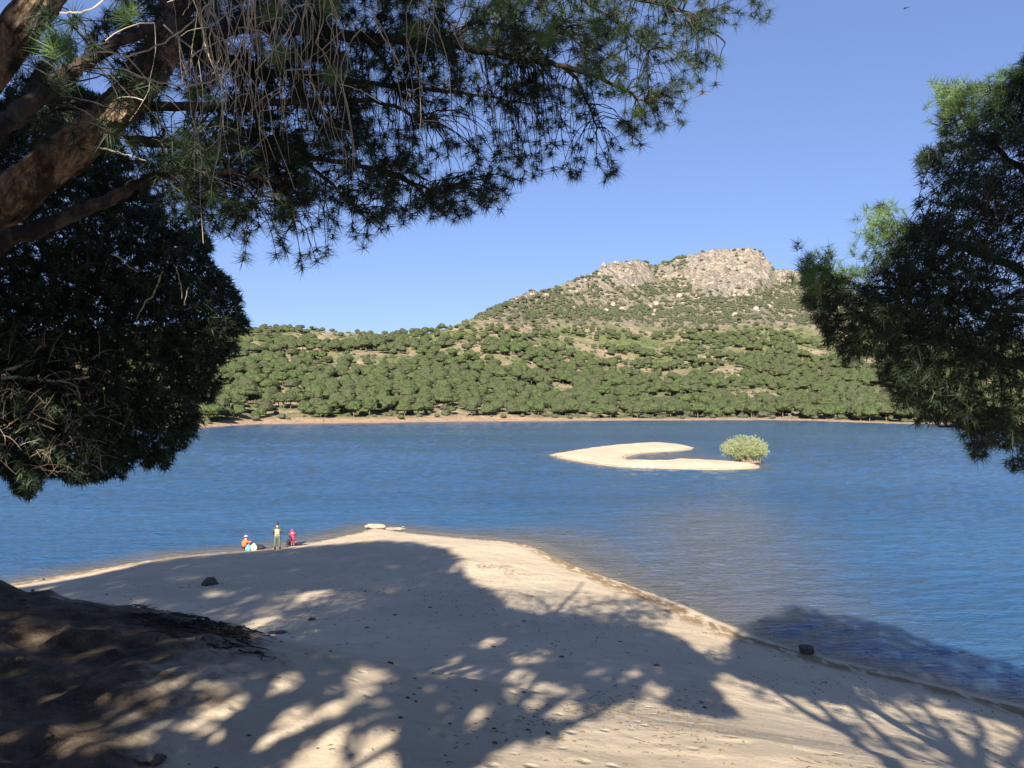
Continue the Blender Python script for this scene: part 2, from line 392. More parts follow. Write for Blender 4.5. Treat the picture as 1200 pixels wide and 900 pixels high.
GZ = np.where(GS < 0, np.maximum(GS*.09, -2.5), GZ)
def bil(A, x, y):
    i = (np.asarray(x, float)-gx[0])/.5; j = (np.asarray(y, float)-gy[0])/.5
    i0 = np.clip(np.floor(i).astype(int), 0, len(gx)-2); j0 = np.clip(np.floor(j).astype(int), 0, len(gy)-2); u = i-i0; v = j-j0
    return A[j0, i0]*(1-u)*(1-v)+A[j0, i0+1]*u*(1-v)+A[j0+1, i0]*(1-u)*v+A[j0+1, i0+1]*u*v
def G(x, y): return bil(GZ, x, y)
def hit(px, py):
    """ground (or lake) point seen at a pixel"""
    d = np.arange(4, 200, .1); p = at(px, py, 1.0) - np.array([0, 0, CAM_H])
    X = p[0]*d; Z = CAM_H+p[2]*d; g = np.maximum(bil(GZ, X, d), 0)
    k = np.argmax(Z <= g); return np.array([X[k], d[k], g[k]])
def grid_mesh(name, xs, ys, zf, mat, attrs, smooth=True, **tags):
    X, Y = np.meshgrid(xs, ys); Z = zf(X, Y); nx, ny = len(xs), len(ys)
    i = np.arange(nx*ny).reshape(ny, nx)
    q = np.stack([i[:-1, :-1], i[:-1, 1:], i[1:, 1:], i[1:, :-1]], -1).reshape(-1, 4)
    mb = MB(); mb.add(np.stack([X, Y, Z], -1).reshape(-1, 3), q=q)
    return mb.build(name, mat, smooth=smooth, attr={k: f(X, Y) for k, f in attrs.items()}, **tags)
def graded(a, b, c, d, fine, coarse):
    return np.unique(np.concatenate([np.arange(a, b, coarse), np.arange(b, c, fine), np.arange(c, d+.01, coarse)]))
def zfine(X, Y):
    g = G(X, Y); s = bil(GS, X, Y); so = bil(SOIL, X, Y)
    k = sstep(.4, 4, s)
    return g + k*((fbm(X*1.6, Y*1.6, seed=21)-.5)*.055 + (fbm(X*4, Y*4, seed=22)-.5)*.025) + so*(fbm(X*2.2, Y*2.2, seed=23)-.5)*.5
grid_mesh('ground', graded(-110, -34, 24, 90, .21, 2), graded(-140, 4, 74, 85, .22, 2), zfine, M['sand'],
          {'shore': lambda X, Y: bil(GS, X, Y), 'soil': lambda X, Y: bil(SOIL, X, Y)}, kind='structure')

# ------------------------------------------------------------------ sand island
ISL = [(645,533),(680,527.5),(720,522.5),(755,520.8),(790,521),(812,525),(800,528),(770,530),(747,532),(733,536),(737,540),(765,541.5),(790,539.5),(830,541),(860,542),(888,545.5),(882,549),(840,550.5),(790,549.5),(730,547.5),(690,543),(660,537.5)]
ISP = np.array([onlake(*p) for p in ISL])
# round the outline
ISP = resample(np.vstack([ISP, ISP[:1]]), 4)[:-1]
ix = np.arange(3, 46, .4); iy = np.arange(112, 202, .4)
def zisl(X, Y):
    s = sdist(ISP, X, Y) + (fbm(X*.5, Y*.3, seed=31)-.5)*1.2*1
    return np.where(s > 0, .62*(1-np.exp(-s/1.6)) + (fbm(X*.4, Y*.25, seed=33)-.5)*.36*sstep(0, 2, s), np.maximum(s*.12, -1.2))
grid_mesh('sand_island', ix, iy, zisl, M['sand'], {'shore': lambda X, Y: sdist(ISP, X, Y)*1.0+2.4*sstep(.3, .7, sdist(ISP, X, Y)), 'soil': lambda X, Y: X*0}, kind='structure')

# ------------------------------------------------------------------ lake
def turb(X, Y):
    s = -bil(GS, X, Y); s = np.where((Y > 84) | (X > 95) | (X < -115), 99, s)
    right = sstep(-6, 6, X + (60-Y)*.0)
    near = np.exp(-np.maximum(s, 0)/1.1)
    plume = 0.95*np.exp(-np.maximum(s, 0)/(1.2+1.0*sstep(30, 36, Y)+6.5*right*sstep(35, 46, Y)))
    # the silt plume drifting out from the point towards the island
    cx = 4+(Y-40)*.20; pl2 = .66*np.exp(-((X-cx-6)/9.5)**2)*sstep(26, 40, Y)*(1-sstep(60, 115, Y))
    si = -sdist(ISP, X, Y); isl = .75*np.exp(-np.maximum(si, 0)/3.0) + .45*np.exp(-((X-32)/7)**2-((Y-148)/12)**2)
    pit = np.exp(-((X-27)/5)**2-((Y-152)/9)**2)*.5
    return np.clip(np.maximum(np.maximum(plume, pl2), isl)+near*.25*0 + pit, 0, 1.1)
def waves(X, Y):
    s_ = -bil(GS, X, Y); s_ = np.where((Y > 84) | (X > 95) | (X < -115), 99, s_)
    k = sstep(.1, 2.5, s_)*sstep(.2, 3, -sdist(ISP, X, Y))*sstep(0, 14, np.interp(X/np.maximum(Y, 1), a_sh0, Y_sh0)-Y)
    xr = X*.97+Y*.22; yr_ = Y*.97-X*.22
    h = .13*(vn(xr*.45, yr_*1.25, seed=80)-.5)+.075*(vn(xr*1.2, yr_*2.9, seed=81)-.5)+.10*(fbm(xr*.2, yr_*.42, seed=82, o=2)-.5)
    return h*k*np.clip(Y/70, 1, 2.6)
a_sh0 = (np.array([-1600,-600,0,240,300,400,500,600,700,800,900,950,1000,1060,1200,1900,2600])-600)/1000
Y_sh0 = np.array([220,250,290,300,338,350,378,392,398,410,412,400,372,350,340,330,300.])
yl = [24.]
while yl[-1] < 432: yl.append(yl[-1]+max(.13, yl[-1]**2/10000*.62))
aw = np.concatenate([np.linspace(-1.6, -.74, 30), np.arange(-.72, .72, .003), np.linspace(.74, 1.6, 30)])
AW, YW = np.meshgrid(aw, np.array(yl)); XW = AW*YW
ii = np.arange(AW.size).reshape(AW.shape); mb = MB()
mb.add(np.stack([XW, YW, waves(XW, YW)], -1).reshape(-1, 3), q=np.stack([ii[:-1, :-1], ii[:-1, 1:], ii[1:, 1:], ii[1:, :-1]], -1).reshape(-1, 4))
mb.build('lake_water', M['water'], smooth=True, attr={'turbid': turb(XW, YW)}, kind='structure')
# the same lake beyond that sheet, a few centimetres lower
mb = MB(); o1 = [(-4000, -400), (4000, -400), (4000, 24), (-4000, 24)]
mb.add([(x, y, -.06) for x, y in o1]+[(-4000, 23, -.06), (-36, 23, -.06), (-680, 440, -.06), (-4000, 440, -.06), (36, 23, -.06), (4000, 23, -.06), (4000, 440, -.06), (680, 440, -.06)], q=[(0, 1, 2, 3), (4, 5, 6, 7), (8, 9, 10, 11)])
mb.build('lake_beyond', M['water'], attr={'turbid': np.zeros(12)}, kind='structure')

# ------------------------------------------------------------------ far shore, hills and mountain
a_sky = (np.array([-1600,-900,-300,0,150,275,300,350,400,450,500,520,550,600,640,690,710,740,770,782,800,830,860,880,890,900,908,930,950,1000,1060,1120,1200,1400,1900,2600])-600)/1000
r_sky = np.array([440,430,412,398,388,384,383.5,385,390,391,390,385,374.5,351,341,323,314,307,312,305,301,294,292,294.5,298,307,318,320,326,343,364,384,402,424,436,445.])
a_sh = (np.array([-1600,-600,0,240,300,400,500,600,700,800,900,950,1000,1060,1200,1900,2600])-600)/1000
Y_sh = np.array([220,250,290,300,338,350,378,392,398,410,412,400,372,350,340,330,300.])
Y_rg = lambda a: 820+520*sstep(-.12, .22, a)-260*sstep(.4, .8, a)
def far(X, Y):
    """height, rock mask, height class of the far land"""
    a = X/np.maximum(Y, 1); ys = np.interp(a, a_sh, Y_sh) + (fbm(X*.012, X*0, seed=40)-.5)*26 + (fbm(X*.05, X*0+3, seed=41)-.5)*6; yr = Y_rg(a); rs = np.interp(a, a_sky, r_sky)
    row0 = HOR + CAM_H*F/ys
    t = (Y-ys)/(yr-ys)
    mtn = sstep(-.08, .12, a)*(1-sstep(.42, .62, a))
    tc = np.clip(t, 0, 1)
    g1 = 1-(1-tc)**1.35
    g2 = .60*sstep(-.3, 1.0, tc)/1.0*1.0
    # lower forest slope, then steeper scrub, then the cliff
    g2 = np.interp(tc, [0, .25, .5, .72, .86, .93, 1.0], [0, .20, .42, .62, .76, .86, 1.0])
    g = g1*(1-mtn)+g2*mtn
    row = row0+(rs-row0)*g
    z = CAM_H+Y*(HOR-row)/F
    zr = CAM_H+yr*(HOR-rs)/F
    over = np.maximum(Y-yr, 0)
    z = np.where(t > 1, zr - over*.22 - 0*over, z); z = np.where(t > 1, np.maximum(z, np.minimum(zr, 20)), z)
    s = Y-ys
    px = 600+a*1000
    def el(cx, cy, rx, ry): return np.clip(1.25-np.hypot((px-cx)/rx, (row-cy)/ry)*.75, 0, 1)
    nz = fbm(X*.02, Y*.02, seed=50, o=5)
    ridge = sstep(322, 302, row)
    rock = np.maximum.reduce([el(850, 318, 58, 32), el(735, 322, 38, 18)*.85, el(690, 338, 60, 14)*.6, el(608, 347, 42, 9)*.62, el(700, 335, 46, 14)*.58, el(925, 322, 22, 9)*.85, el(785, 318, 18, 10)*.75, el(720, 350, 70, 18)*.52, el(900, 368, 60, 14)*.52, el(800, 350, 60, 10)*.5])
    hi = sstep(400, 368, row)*sstep(-.12, .02, a)
    amp = sstep(3, 60, s)
    z = z + amp*(nz-.5)*(9+9*hi)*(1-.75*sstep(.9, 1.0, tc)) + (fbm(X*.09, Y*.09, seed=52)-.5)*3.2*amp*(1-.7*sstep(.93, 1, tc))
    # crags
    crag = np.abs(fbm(X*.035, Y*.035, seed=60)-.5)*2; cr2 = np.abs(fbm(X*.11, Y*.10, seed=61)-.5)*2
    slab = np.abs(fbm(X*.05, Y*.012, seed=62)-.5)*2; sl = el(845, 318, 42, 30)
    z = z + sstep(.35, .7, rock)*(((.5-crag)*10+(.4-cr2)*2.6+(.5-np.abs(fbm(X*.024, Y*.02, seed=63)-.5)*3)*7)*(1-.75*sstep(.3, .7, sl)) + (.4-slab)*7*sstep(.3, .7, sl))
    zshore = .12+s*.045
    z = np.where(s < 0, np.maximum(s*.1, -3), np.minimum(z, zshore+np.maximum(s-10, 0)*.5)+0)
    return z, rock, hi, s, row
af = np.unique(np.concatenate([np.linspace(-2.2, -.5, 60), np.arange(-.5, -.36, .004), np.arange(-.36, .56, .0016), np.arange(.56, .8, .006), np.linspace(.8, 2.2, 60)]))
def farrows():
    r = []
    t = np.concatenate([np.linspace(-.08, 0, 8), np.linspace(0, .06, 12)[1:], np.linspace(.06, .8, 90)[1:], np.linspace(.8, 1.03, 75)[1:], np.array([1.06, 1.1, 1.16, 1.25, 1.4, 1.7, 2.2, 3.2, 6.0])])
    return t
tt = farrows()
A_, T_ = np.meshgrid(af, tt); ysA = np.interp(A_, a_sh, Y_sh); yrA = Y_rg(A_)
YF = ysA+T_*(yrA-ysA); XF = A_*YF
ZF, RK, HI, SHF, ROWF = far(XF, YF)
ii = np.arange(A_.size).reshape(A_.shape)
mb = MB(); mb.add(np.stack([XF, YF, ZF], -1).reshape(-1, 3), q=np.stack([ii[:-1, :-1], ii[:-1, 1:], ii[1:, 1:], ii[1:, :-1]], -1).reshape(-1, 4))
mb.build('mountain_terrain', M['hill'], smooth=True, attr={'rock': RK, 'high': HI, 'shore': SHF}, kind='structure')

# ------------------------------------------------------------------ pines near the viewpoint
def inpoly(poly, n, rg, keep=None):
    poly = np.array(poly, float); lo, hi = poly.min(0), poly.max(0); out = []; c = 0
    while c < n:
        p = lo + rg.random((n*3, 2))*(hi-lo); k = sdist(poly, p[:, 0], p[:, 1]) > 0
        p = p[k]
        if keep is not None: p = p[rg.random(len(p)) < keep(p)]
        out.append(p); c += len(p)
    return np.concatenate(out)[:n]
def px3(p, d): return np.stack([(p[:, 0]-600)/F*d, d, CAM_H-(p[:, 1]-HOR)/F*d], -1)
def drooping(E, B, rg, r0, r1, n=6, sag=.25, out=None):
    """curved twigs from B to E"""
    t = np.linspace(0, 1, n)[None, :, None]; ln = np.linalg.norm(E-B, axis=1)[:, None]
    C = (B+E)/2 + np.array([0, 0, 1.])*ln*sag + rg.normal(size=E.shape)*ln*.09
    P = (1-t)**2*B[:, None]+2*t*(1-t)*C[:, None]+t*t*E[:, None]
    P[:, 1:-1] += rg.normal(size=P[:, 1:-1].shape)*ln[:, None]*.012
    R = np.linspace(r0, r1, n)[None]*np.ones((len(E), 1)); return P, R
def nearest(E, S, rg, jit=.0, up=0., left=0.):
    out = np.empty_like(E)
    for i in range(0, len(E), 500):
        d = E[i:i+500, None]-S[None]; dd = np.linalg.norm(d*np.array([1, 1, 1.]), axis=2) + up*np.maximum(d[..., 2], 0)
        dd = dd+left*np.maximum(-d[..., 0], 0)+left*.6*np.maximum(d[..., 2], 0); dd = dd*(1+jit*rg.random(dd.shape)); out[i:i+500] = S[np.argmin(dd, 1)]
    return out

# ---- 1. the pine whose crown hangs over the viewpoint
def overhead_pine():
    rg = np.random.default_rng(101)
    T = [(-7.3, 5.6, G(-7.3, 5.6)-.3), (-6.2, 6.2, 9.2), tuple(at(-60, 290, 7)), tuple(at(30, 218, 7)), tuple(at(115, 150, 7.1)), tuple(at(175, 85, 7.3)), tuple(at(205, 15, 7.6)), tuple(at(235, -90, 8)), tuple(at(300, -330, 8.6)), tuple(at(340, -560, 9))]
    root = empty('pine_tree', T[0], 'leaning rough-barked pine whose drooping crown hangs across the top left of the view', 'tree')
    b = MB(); bark(b, T[:8], .22, .12, 64, 30, .2, 3); b.build('trunk', M['bark'], root)
    b = MB(); limb(b, T[7:], .13, .05, 10, 6, .03, 4); b.build('trunk_top', M['bark_dark'], root)
    sk = []
    def L(pts, r0, r1, mat='bark_dark', sd=8):
        mb = MB(); Q = limb(mb, [at(*p) for p in pts], r0, r1, sd, 7, .035, len(sk)); mb.build('limb', M[mat], root); sk.append(Q); return Q
    mb = MB(); Q = bark(mb, [at(-120, 250, 6), at(-70, 160, 6), at(0, 62, 6.2), at(48, 0, 6.3), at(90, -70, 6.5), at(150, -180, 6.8)], .16, .11, 44, 24, .2, 9); mb.build('limb', M['bark'], root)
    L([(-90, 330, 6.6), (0, 285, 6.8), (60, 262, 7), (130, 232, 7.2), (190, 206, 7.4), (260, 200, 7.8), (330, 214, 8.2)], .085, .02)
    L([(-60, 210, 5.6), (0, 152, 5.9), (50, 112, 6.2), (95, 76, 6.4), (160, 40, 6.7), (240, 20, 7)], .085, .03)
    L([(150, 118, 7.1), (205, 125, 7.5), (330, 120, 8), (430, 118, 8.6), (500, 140, 9)], .05, .015)
    L([(150, 165, 7.1), (240, 172, 7.6), (330, 180, 8.2), (430, 196, 9), (520, 226, 9.6)], .05, .012)
    L([(190, 60, 7.4), (300, 30, 8), (420, 44, 8.8), (520, 52, 9.4), (600, 66, 9.8), (660, 78, 10.1), (712, 96, 10.4), (760, 122, 10.6)], .075, .014)
    L([(205, 0, 7.6), (330, -40, 8.4), (480, -50, 9.2), (620, -30, 10), (740, -4, 10.6), (820, 20, 11)], .08, .012)
    L([(230, -80, 8), (380, -150, 9), (560, -150, 10), (740, -90, 11), (860, -30, 11.4)], .08, .012)
    L([(240, -90, 8), (300, -180, 7), (420, -220, 6.6), (560, -190, 6.6)], .07, .02)
    L([(200, 40, 7.5), (300, 80, 8.8), (420, 96, 10), (540, 108, 10.8), (620, 122, 11.2)], .05, .012)
    L([(260, -150, 8.2), (180, -230, 9), (60, -260, 9.5), (-80, -250, 10)], .07, .02)
    L([(205, 20, 7.6), (260, 60, 8), (300, 140, 8.6), (330, 215, 9), (345, 262, 9.3)], .04, .01)
    for c, e in (((205, 125, 7.5), (300, 160, 8.6)), ((330, 120, 8), (400, 150, 9)), ((420, 44, 8.8), (470, 110, 10)), ((520, 52, 9.4), (600, 20, 10.2)), ((600, 66, 9.8), (690, 40, 10.8)), ((240, 172, 7.6), (300, 240, 8.4)), ((130, 60, 6.6), (60, 130, 7)), ((330, 180, 8.2), (420, 250, 9)), ((620, -30, 10), (760, 60, 11)), ((740, -4, 10.6), (850, 50, 11.2)), ((660, 78, 10.1), (700, 150, 10.6)), ((430, 196, 9), (520, 250, 9.6))):
        mid = tuple(.5*(x+y) for x, y in zip(c, e)); L([c, (mid[0], mid[1]-12, mid[2]), e], .028, .010, sd=6)
    S = np.concatenate(sk)
    # tuft ends, in lobes: (cx, cy, rx, ry, number, depth)
    lobes = [(300, 30, 110, 70, 330, 8.6), (420, 20, 110, 60, 330, 9), (540, 20, 100, 55, 330, 9.6), (650, 20, 90, 50, 300, 10.2), (750, 10, 85, 40, 200, 10.8), (840, 12, 62, 30, 75, 11.2), (885, 5, 24, 22, 12, 11.3),
             (330, 120, 110, 60, 380, 8.8), (450, 110, 90, 60, 260, 9.4), (560, 90, 95, 50, 190, 10), (660, 80, 85, 42, 150, 10.4), (755, 70, 85, 48, 120, 10.8), (815, 90, 32, 26, 22, 10.8),
             (380, 200, 110, 45, 260, 9.2), (490, 200, 90, 40, 120, 9.6), (300, 210, 80, 55, 220, 8.6), (560, 218, 48, 22, 26, 9.8), (470, 238, 60, 22, 34, 9.6), (400, 250, 90, 22, 55, 9.2), (330, 290, 60, 32, 34, 8.8), (435, 265, 30, 14, 9, 9.2),
             (580, 175, 45, 30, 20, 10), (620, 193, 46, 20, 34, 10.2), (690, 198, 32, 16, 18, 10.3), (585, 232, 24, 16, 12, 9.9), (530, 246, 40, 14, 22, 9.7), (700, 155, 70, 26, 34, 10.5), (770, 130, 40, 35, 30, 10.6), (640, 130, 60, 30, 30, 10.3),
             (218, 212, 42, 42, 80, 8.2), (250, 258, 30, 26, 30, 8.5), (200, 150, 60, 60, 60, 7.4), (100, 120, 70, 60, 36, 7), (60, 60, 60, 60, 30, 6.6), (180, 40, 80, 50, 90, 7.6), (400, -120, 300, 90, 500, 9.4), (720, -70, 160, 50, 170, 11), (0, -120, 200, 100, 200, 8.6), (560, -250, 300, 80, 260, 9.5)]
    E = []
    for cx, cy, rx, ry, n, d in lobes:
        if cx > 430 and cy > -50: n = int(n*(.50 if n > 60 else .9))
        elif cx > 280: n = int(n*.62)
        a = rg.random(n)*2*PI; r = np.sqrt(rg.random(n)); p = np.stack([cx+rx*r*np.cos(a), cy+ry*r*np.sin(a)], -1)
        E.append(px3(p, d+rg.normal(0, .55, n)))
    E = np.concatenate(E); B = nearest(E, S, rg, .25, .8, 1.0)
    ln = np.linalg.norm(E-B, axis=1); k = ln > 2.4
    B[k] = E[k]+(B[k]-E[k])/ln[k, None]*(1.6+.6*rg.random(k.sum()))[:, None]
    P, R = drooping(E, B, rg, .0075, .0035, 7, .30)
    mb = MB(); tubes(P, R, 3, mb); mb.build('twigs', M['twig'], root, kind='stuff')
    D = nrm(P[:, -1]-P[:, -3])
    # each twig end carries one to three whorls
    C2 = P[:, -2]+rg.normal(size=E.shape)*.03; k2 = rg.random(len(E)) < .35
    side = E+nrm(rg.normal(size=E.shape))*.14; k3 = rg.random(len(E)) < .22
    C = np.concatenate([E, C2[k2], side[k3]]); DD = np.concatenate([D, D[k2], nrm(D[k3]+rg.normal(size=(k3.sum(), 3))*.4)])
    mb = MB(); tufts(mb, C, DD, 44, .145, .0062, (12, 105), rg, .06); mb.build('needles', M['needle'], root, kind='stuff')
    st = E[k3]; P3, R3 = drooping(side[k3], P[k3, -3], rg, .005, .003, 4, .1); mb = MB(); tubes(P3, R3, 3, mb); mb.build('side_twigs', M['twig'], root, kind='stuff')
    # bare bleached twigs hanging below the limbs
    n = 105
    tp = np.stack([np.where(rg.random(n) < .45, rg.normal(280, 50, n), rg.uniform(200, 560, n)).clip(150, 600), rg.uniform(-80, 90, n)], -1); A = px3(tp, rg.uniform(5.2, 6.6, n))
    P = []; cur = A.copy(); d = nrm(np.stack([rg.normal(.1, .35, n), rg.normal(0, .2, n), rg.normal(-.8, .25, n)], -1)); stp = rg.uniform(.03, .15, n)[:, None]
    for q in range(9):
        P.append(cur.copy()); d = nrm(d+rg.normal(size=d.shape)*.16+np.array([0, 0, -.3])); cur = cur+d*stp
    P = np.stack(P, 1); mb = MB(); tubes(P, np.linspace(.0031, .0013, 9)[None]*(.7+.6*rg.random((n, 1))), 4, mb)
    k = rg.integers(3, 7, n); A2 = P[np.arange(n), k]; E2 = A2+nrm(rg.normal(size=(n, 3))+np.array([0, 0, -.9]))*rg.uniform(.12, .3, (n, 1)); P2, R2 = drooping(E2, A2, rg, .0035, .0016, 5, .12); tubes(P2, R2, 3, mb)
    A3 = A+nrm(rg.normal(size=(n, 3))+np.array([-.2, 0, 1.3]))*rg.uniform(.2, .5, (n, 1)); P3, R3 = drooping(A, A3, rg, .0048, .004, 5, .12); tubes(P3, R3, 4, mb)
    mb.build('dead_twigs', M['dead'], root, kind='stuff')
    for pts in ([(70, 15, 5.4), (95, 14, 5.4), (120, 3, 5.4), (140, -14, 5.5)], [(95, 66, 5.2), (125, 60, 5.2), (150, 66, 5.3), (200, 45, 5.4), (235, 15, 5.5), (262, -20, 5.6)], [(157, 88, 5.2), (200, 99, 5.2), (240, 97, 5.3), (270, 78, 5.3), (292, 30, 5.4), (300, -10, 5.4)], [(106, 171, 6.4), (128, 175, 6.4), (150, 182, 6.5), (170, 188, 6.6)]):
        mb = MB(); limb(mb, [at(*p) for p in pts], .0065, .0042, 5, 6, .012, int(pts[0][0])); mb.build('dead_twig', M['dead'], root)
    # a few tufts close by, sunlight put into their brighter green
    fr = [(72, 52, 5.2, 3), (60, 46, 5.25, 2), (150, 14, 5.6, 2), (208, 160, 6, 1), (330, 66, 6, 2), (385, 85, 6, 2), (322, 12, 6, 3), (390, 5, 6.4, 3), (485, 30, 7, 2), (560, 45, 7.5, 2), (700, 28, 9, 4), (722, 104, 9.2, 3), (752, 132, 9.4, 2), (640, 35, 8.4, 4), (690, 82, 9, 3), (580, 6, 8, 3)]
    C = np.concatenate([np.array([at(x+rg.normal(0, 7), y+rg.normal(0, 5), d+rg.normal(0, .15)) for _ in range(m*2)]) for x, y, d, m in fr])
    mb = MB(); tufts(mb, C, rg.normal(size=C.shape)*.35+np.array([-.5, -.2, .5]), 46, .155, .0045, (8, 70), rg, .09); mb.build('sunlit_needles', M['needle_sunlit'], root, kind='stuff')
overhead_pine()

# ---- 2/3. pines seen whole: dense crowns built up of tufts in lumps
def mass_pine(label, base, poly, dc, half, n, trunk_pts, limbs, seed, mat='needle_dark', nn=26, L=.12, W=.007, clump=.42, tw=.25, keep=None, edge=110., trunkr=(.24, .1), cs=.8, rag=13, rsc=24):
    rg = np.random.default_rng(seed)
    root = empty('pine_tree', base, label, 'tree')
    mb = MB(); bark(mb, trunk_pts, trunkr[0], trunkr[1], 20, 8, .15, seed); mb.build('trunk', M['bark_dark'], root)
    sk = []
    for i, (pts, r0, r1) in enumerate(limbs):
        mb = MB(); sk.append(limb(mb, [at(*p) for p in pts], r0, r1, 7, 6, .05, seed+i)); mb.build('limb', M['bark_dark'], root)
    S = np.concatenate(sk+[resample(trunk_pts, 6)])
    p = inpoly(poly, n, rg, keep); e = sdist(poly, p[:, 0], p[:, 1])
    k = e > rag*sstep(.42, .62, fbm(p[:, 0]/rsc, p[:, 1]/rsc, o=3, seed=seed+9)); p = p[k]; e = np.clip(e[k]/edge, 0, 1); n = len(p)
    th = half*np.sqrt(1-(1-e)**2); u = rg.random(n)*2-1; u = np.sign(u)*np.abs(u)**.7
    d = dc+u*th; C = px3(p, d)
    nz = fbm(C[:, 0]/cs, C[:, 1]/cs, C[:, 2]/cs, o=2, seed=seed)
    k = (nz > clump) | (rg.random(n) < .12); C = C[k]; e = e[k]
    cen = C.mean(0); D = nrm((C-cen)*np.array([1, 1, .8])); D = nrm(D + rg.normal(size=D.shape)*.35 + np.array([0, 0, .18]))
    mb = MB(); tufts(mb, C, D, nn, L, W, (12, 85), rg, .10); mb.build('needles', M[mat], root, kind='stuff')
    k = rg.random(len(C)) < tw; B = nearest(C[k], S, rg, .2); ln = np.linalg.norm(C[k]-B, axis=1); mx = .25+.45*rg.random(k.sum())
    f = np.minimum(1, mx/np.maximum(ln, .01))[:, None]; CK = C[k]; B = CK+(B-CK)*f; M_ = (B+CK)/2
    ok = (sdist(poly, 600+B[:, 0]/B[:, 1]*F, HOR+(CAM_H-B[:, 2])/B[:, 1]*F) > 10) & (sdist(poly, 600+M_[:, 0]/M_[:, 1]*F, HOR+(CAM_H-M_[:, 2]-.06)/M_[:, 1]*F) > 8)
    P, R = drooping(CK[ok], B[ok], rg, .008, .0035, 5, .1); mb = MB(); tubes(P, R, 3, mb); mb.build('twigs', M['twig'], root, kind='stuff')
    return root, rg

POLY_L = [(-330, 300), (-300, 120), (-220, 20), (-100, 60), (0, 105), (60, 92), (110, 100), (150, 150), (175, 205), (205, 243), (240, 268), (264, 305), (288, 335), (297, 378), (286, 412), (266, 440), (256, 462), (244, 490), (232, 520), (214, 536), (190, 552), (172, 548), (160, 562), (120, 578), (88, 582), (64, 572), (50, 590), (22, 580), (0, 560), (-60, 575), (-160, 560), (-280, 480)]
rootL, rgL = mass_pine('dense dark pine on the left, its rounded crown hanging low over the near water', (-12.6, 13.4, G(-12.6, 13.4)-.2), POLY_L, 13.2, 2.3, 24000,
    [(-12.6, 13.4, G(-12.6, 13.4)-.4), (-12.3, 13.3, 8), (-11.2, 13.2, 10.2), (-9.4, 13.2, 12.2), (-8, 13.2, 13.8), (-7.2, 13.2, 15.2)],
    [([(-260, 420, 13.2), (-120, 440, 13), (0, 430, 12.8), (60, 428, 12.4), (110, 445, 12.4), (170, 470, 12.6)], .09, .02),
     ([(-230, 380, 13), (-100, 390, 12.4), (0, 432, 12), (50, 418, 11.8), (95, 400, 11.9)], .07, .015),
     ([(-180, 280, 13.2), (-40, 300, 13), (100, 320, 13), (220, 360, 13)], .08, .02),
     ([(-100, 200, 13.2), (40, 200, 13.4), (140, 240, 13.4), (230, 300, 13.4)], .07, .02),
     ([(-240, 440, 13.2), (-120, 500, 13.4), (0, 540, 13.4), (100, 550, 13.2)], .06, .015),
     ([(-150, 260, 13.2), (-200, 160, 13.4), (-150, 90, 13.6)], .06, .02)], 202,
    W=.019, nn=18, clump=.27, L=.125, tw=.2)
# the dead brown inner twigs on its near side
P0 = px3(inpoly([(-160, 370), (0, 372), (60, 380), (120, 420), (150, 480), (140, 530), (60, 560), (-60, 560), (-160, 520)], 380, rgL), 10.7+rgL.random(380)*.7)
PE = P0+nrm(rgL.normal(size=P0.shape)+np.array([.5, -.3, -.25]))*rgL.uniform(.2, .5, (380, 1)); P_, R_ = drooping(PE, P0, rgL, .0052, .0025, 6, .15)
mb = MB(); tubes(P_, R_, 4, mb); mb.build('dead_twigs', M['deadbrown'], rootL, kind='stuff')
for pts, r in (([(-120, 470, 11.3), (-30, 448, 11.2), (20, 442, 11.1), (60, 446, 11.1), (105, 442, 11.2)], .026), ([(-60, 460, 11.3), (0, 436, 11.2), (30, 425, 11.1), (48, 405, 11.1)], .024), ([(70, 446, 11.1), (88, 452, 11.1), (94, 466, 11.1)], .012), ([(5, 432, 11.2), (22, 452, 11.1)], .011), ([(191, 318, 10.8), (180, 345, 10.8), (172, 352, 10.8), (160, 374, 10.8)], .011), ([(131, 298, 10.6), (140, 302, 10.6), (150, 312, 10.6), (162, 319, 10.6)], .009), ([(207, 314, 10.9), (211, 330, 10.9), (213, 350, 10.9)], .008), ([(221, 337, 10.9), (216, 358, 10.9)], .007)):
    mb = MB(); limb(mb, [at(*p) for p in pts], r, r*.6, 6, 5, .02, 3); mb.build('dead_limb', M['dead'], rootL)

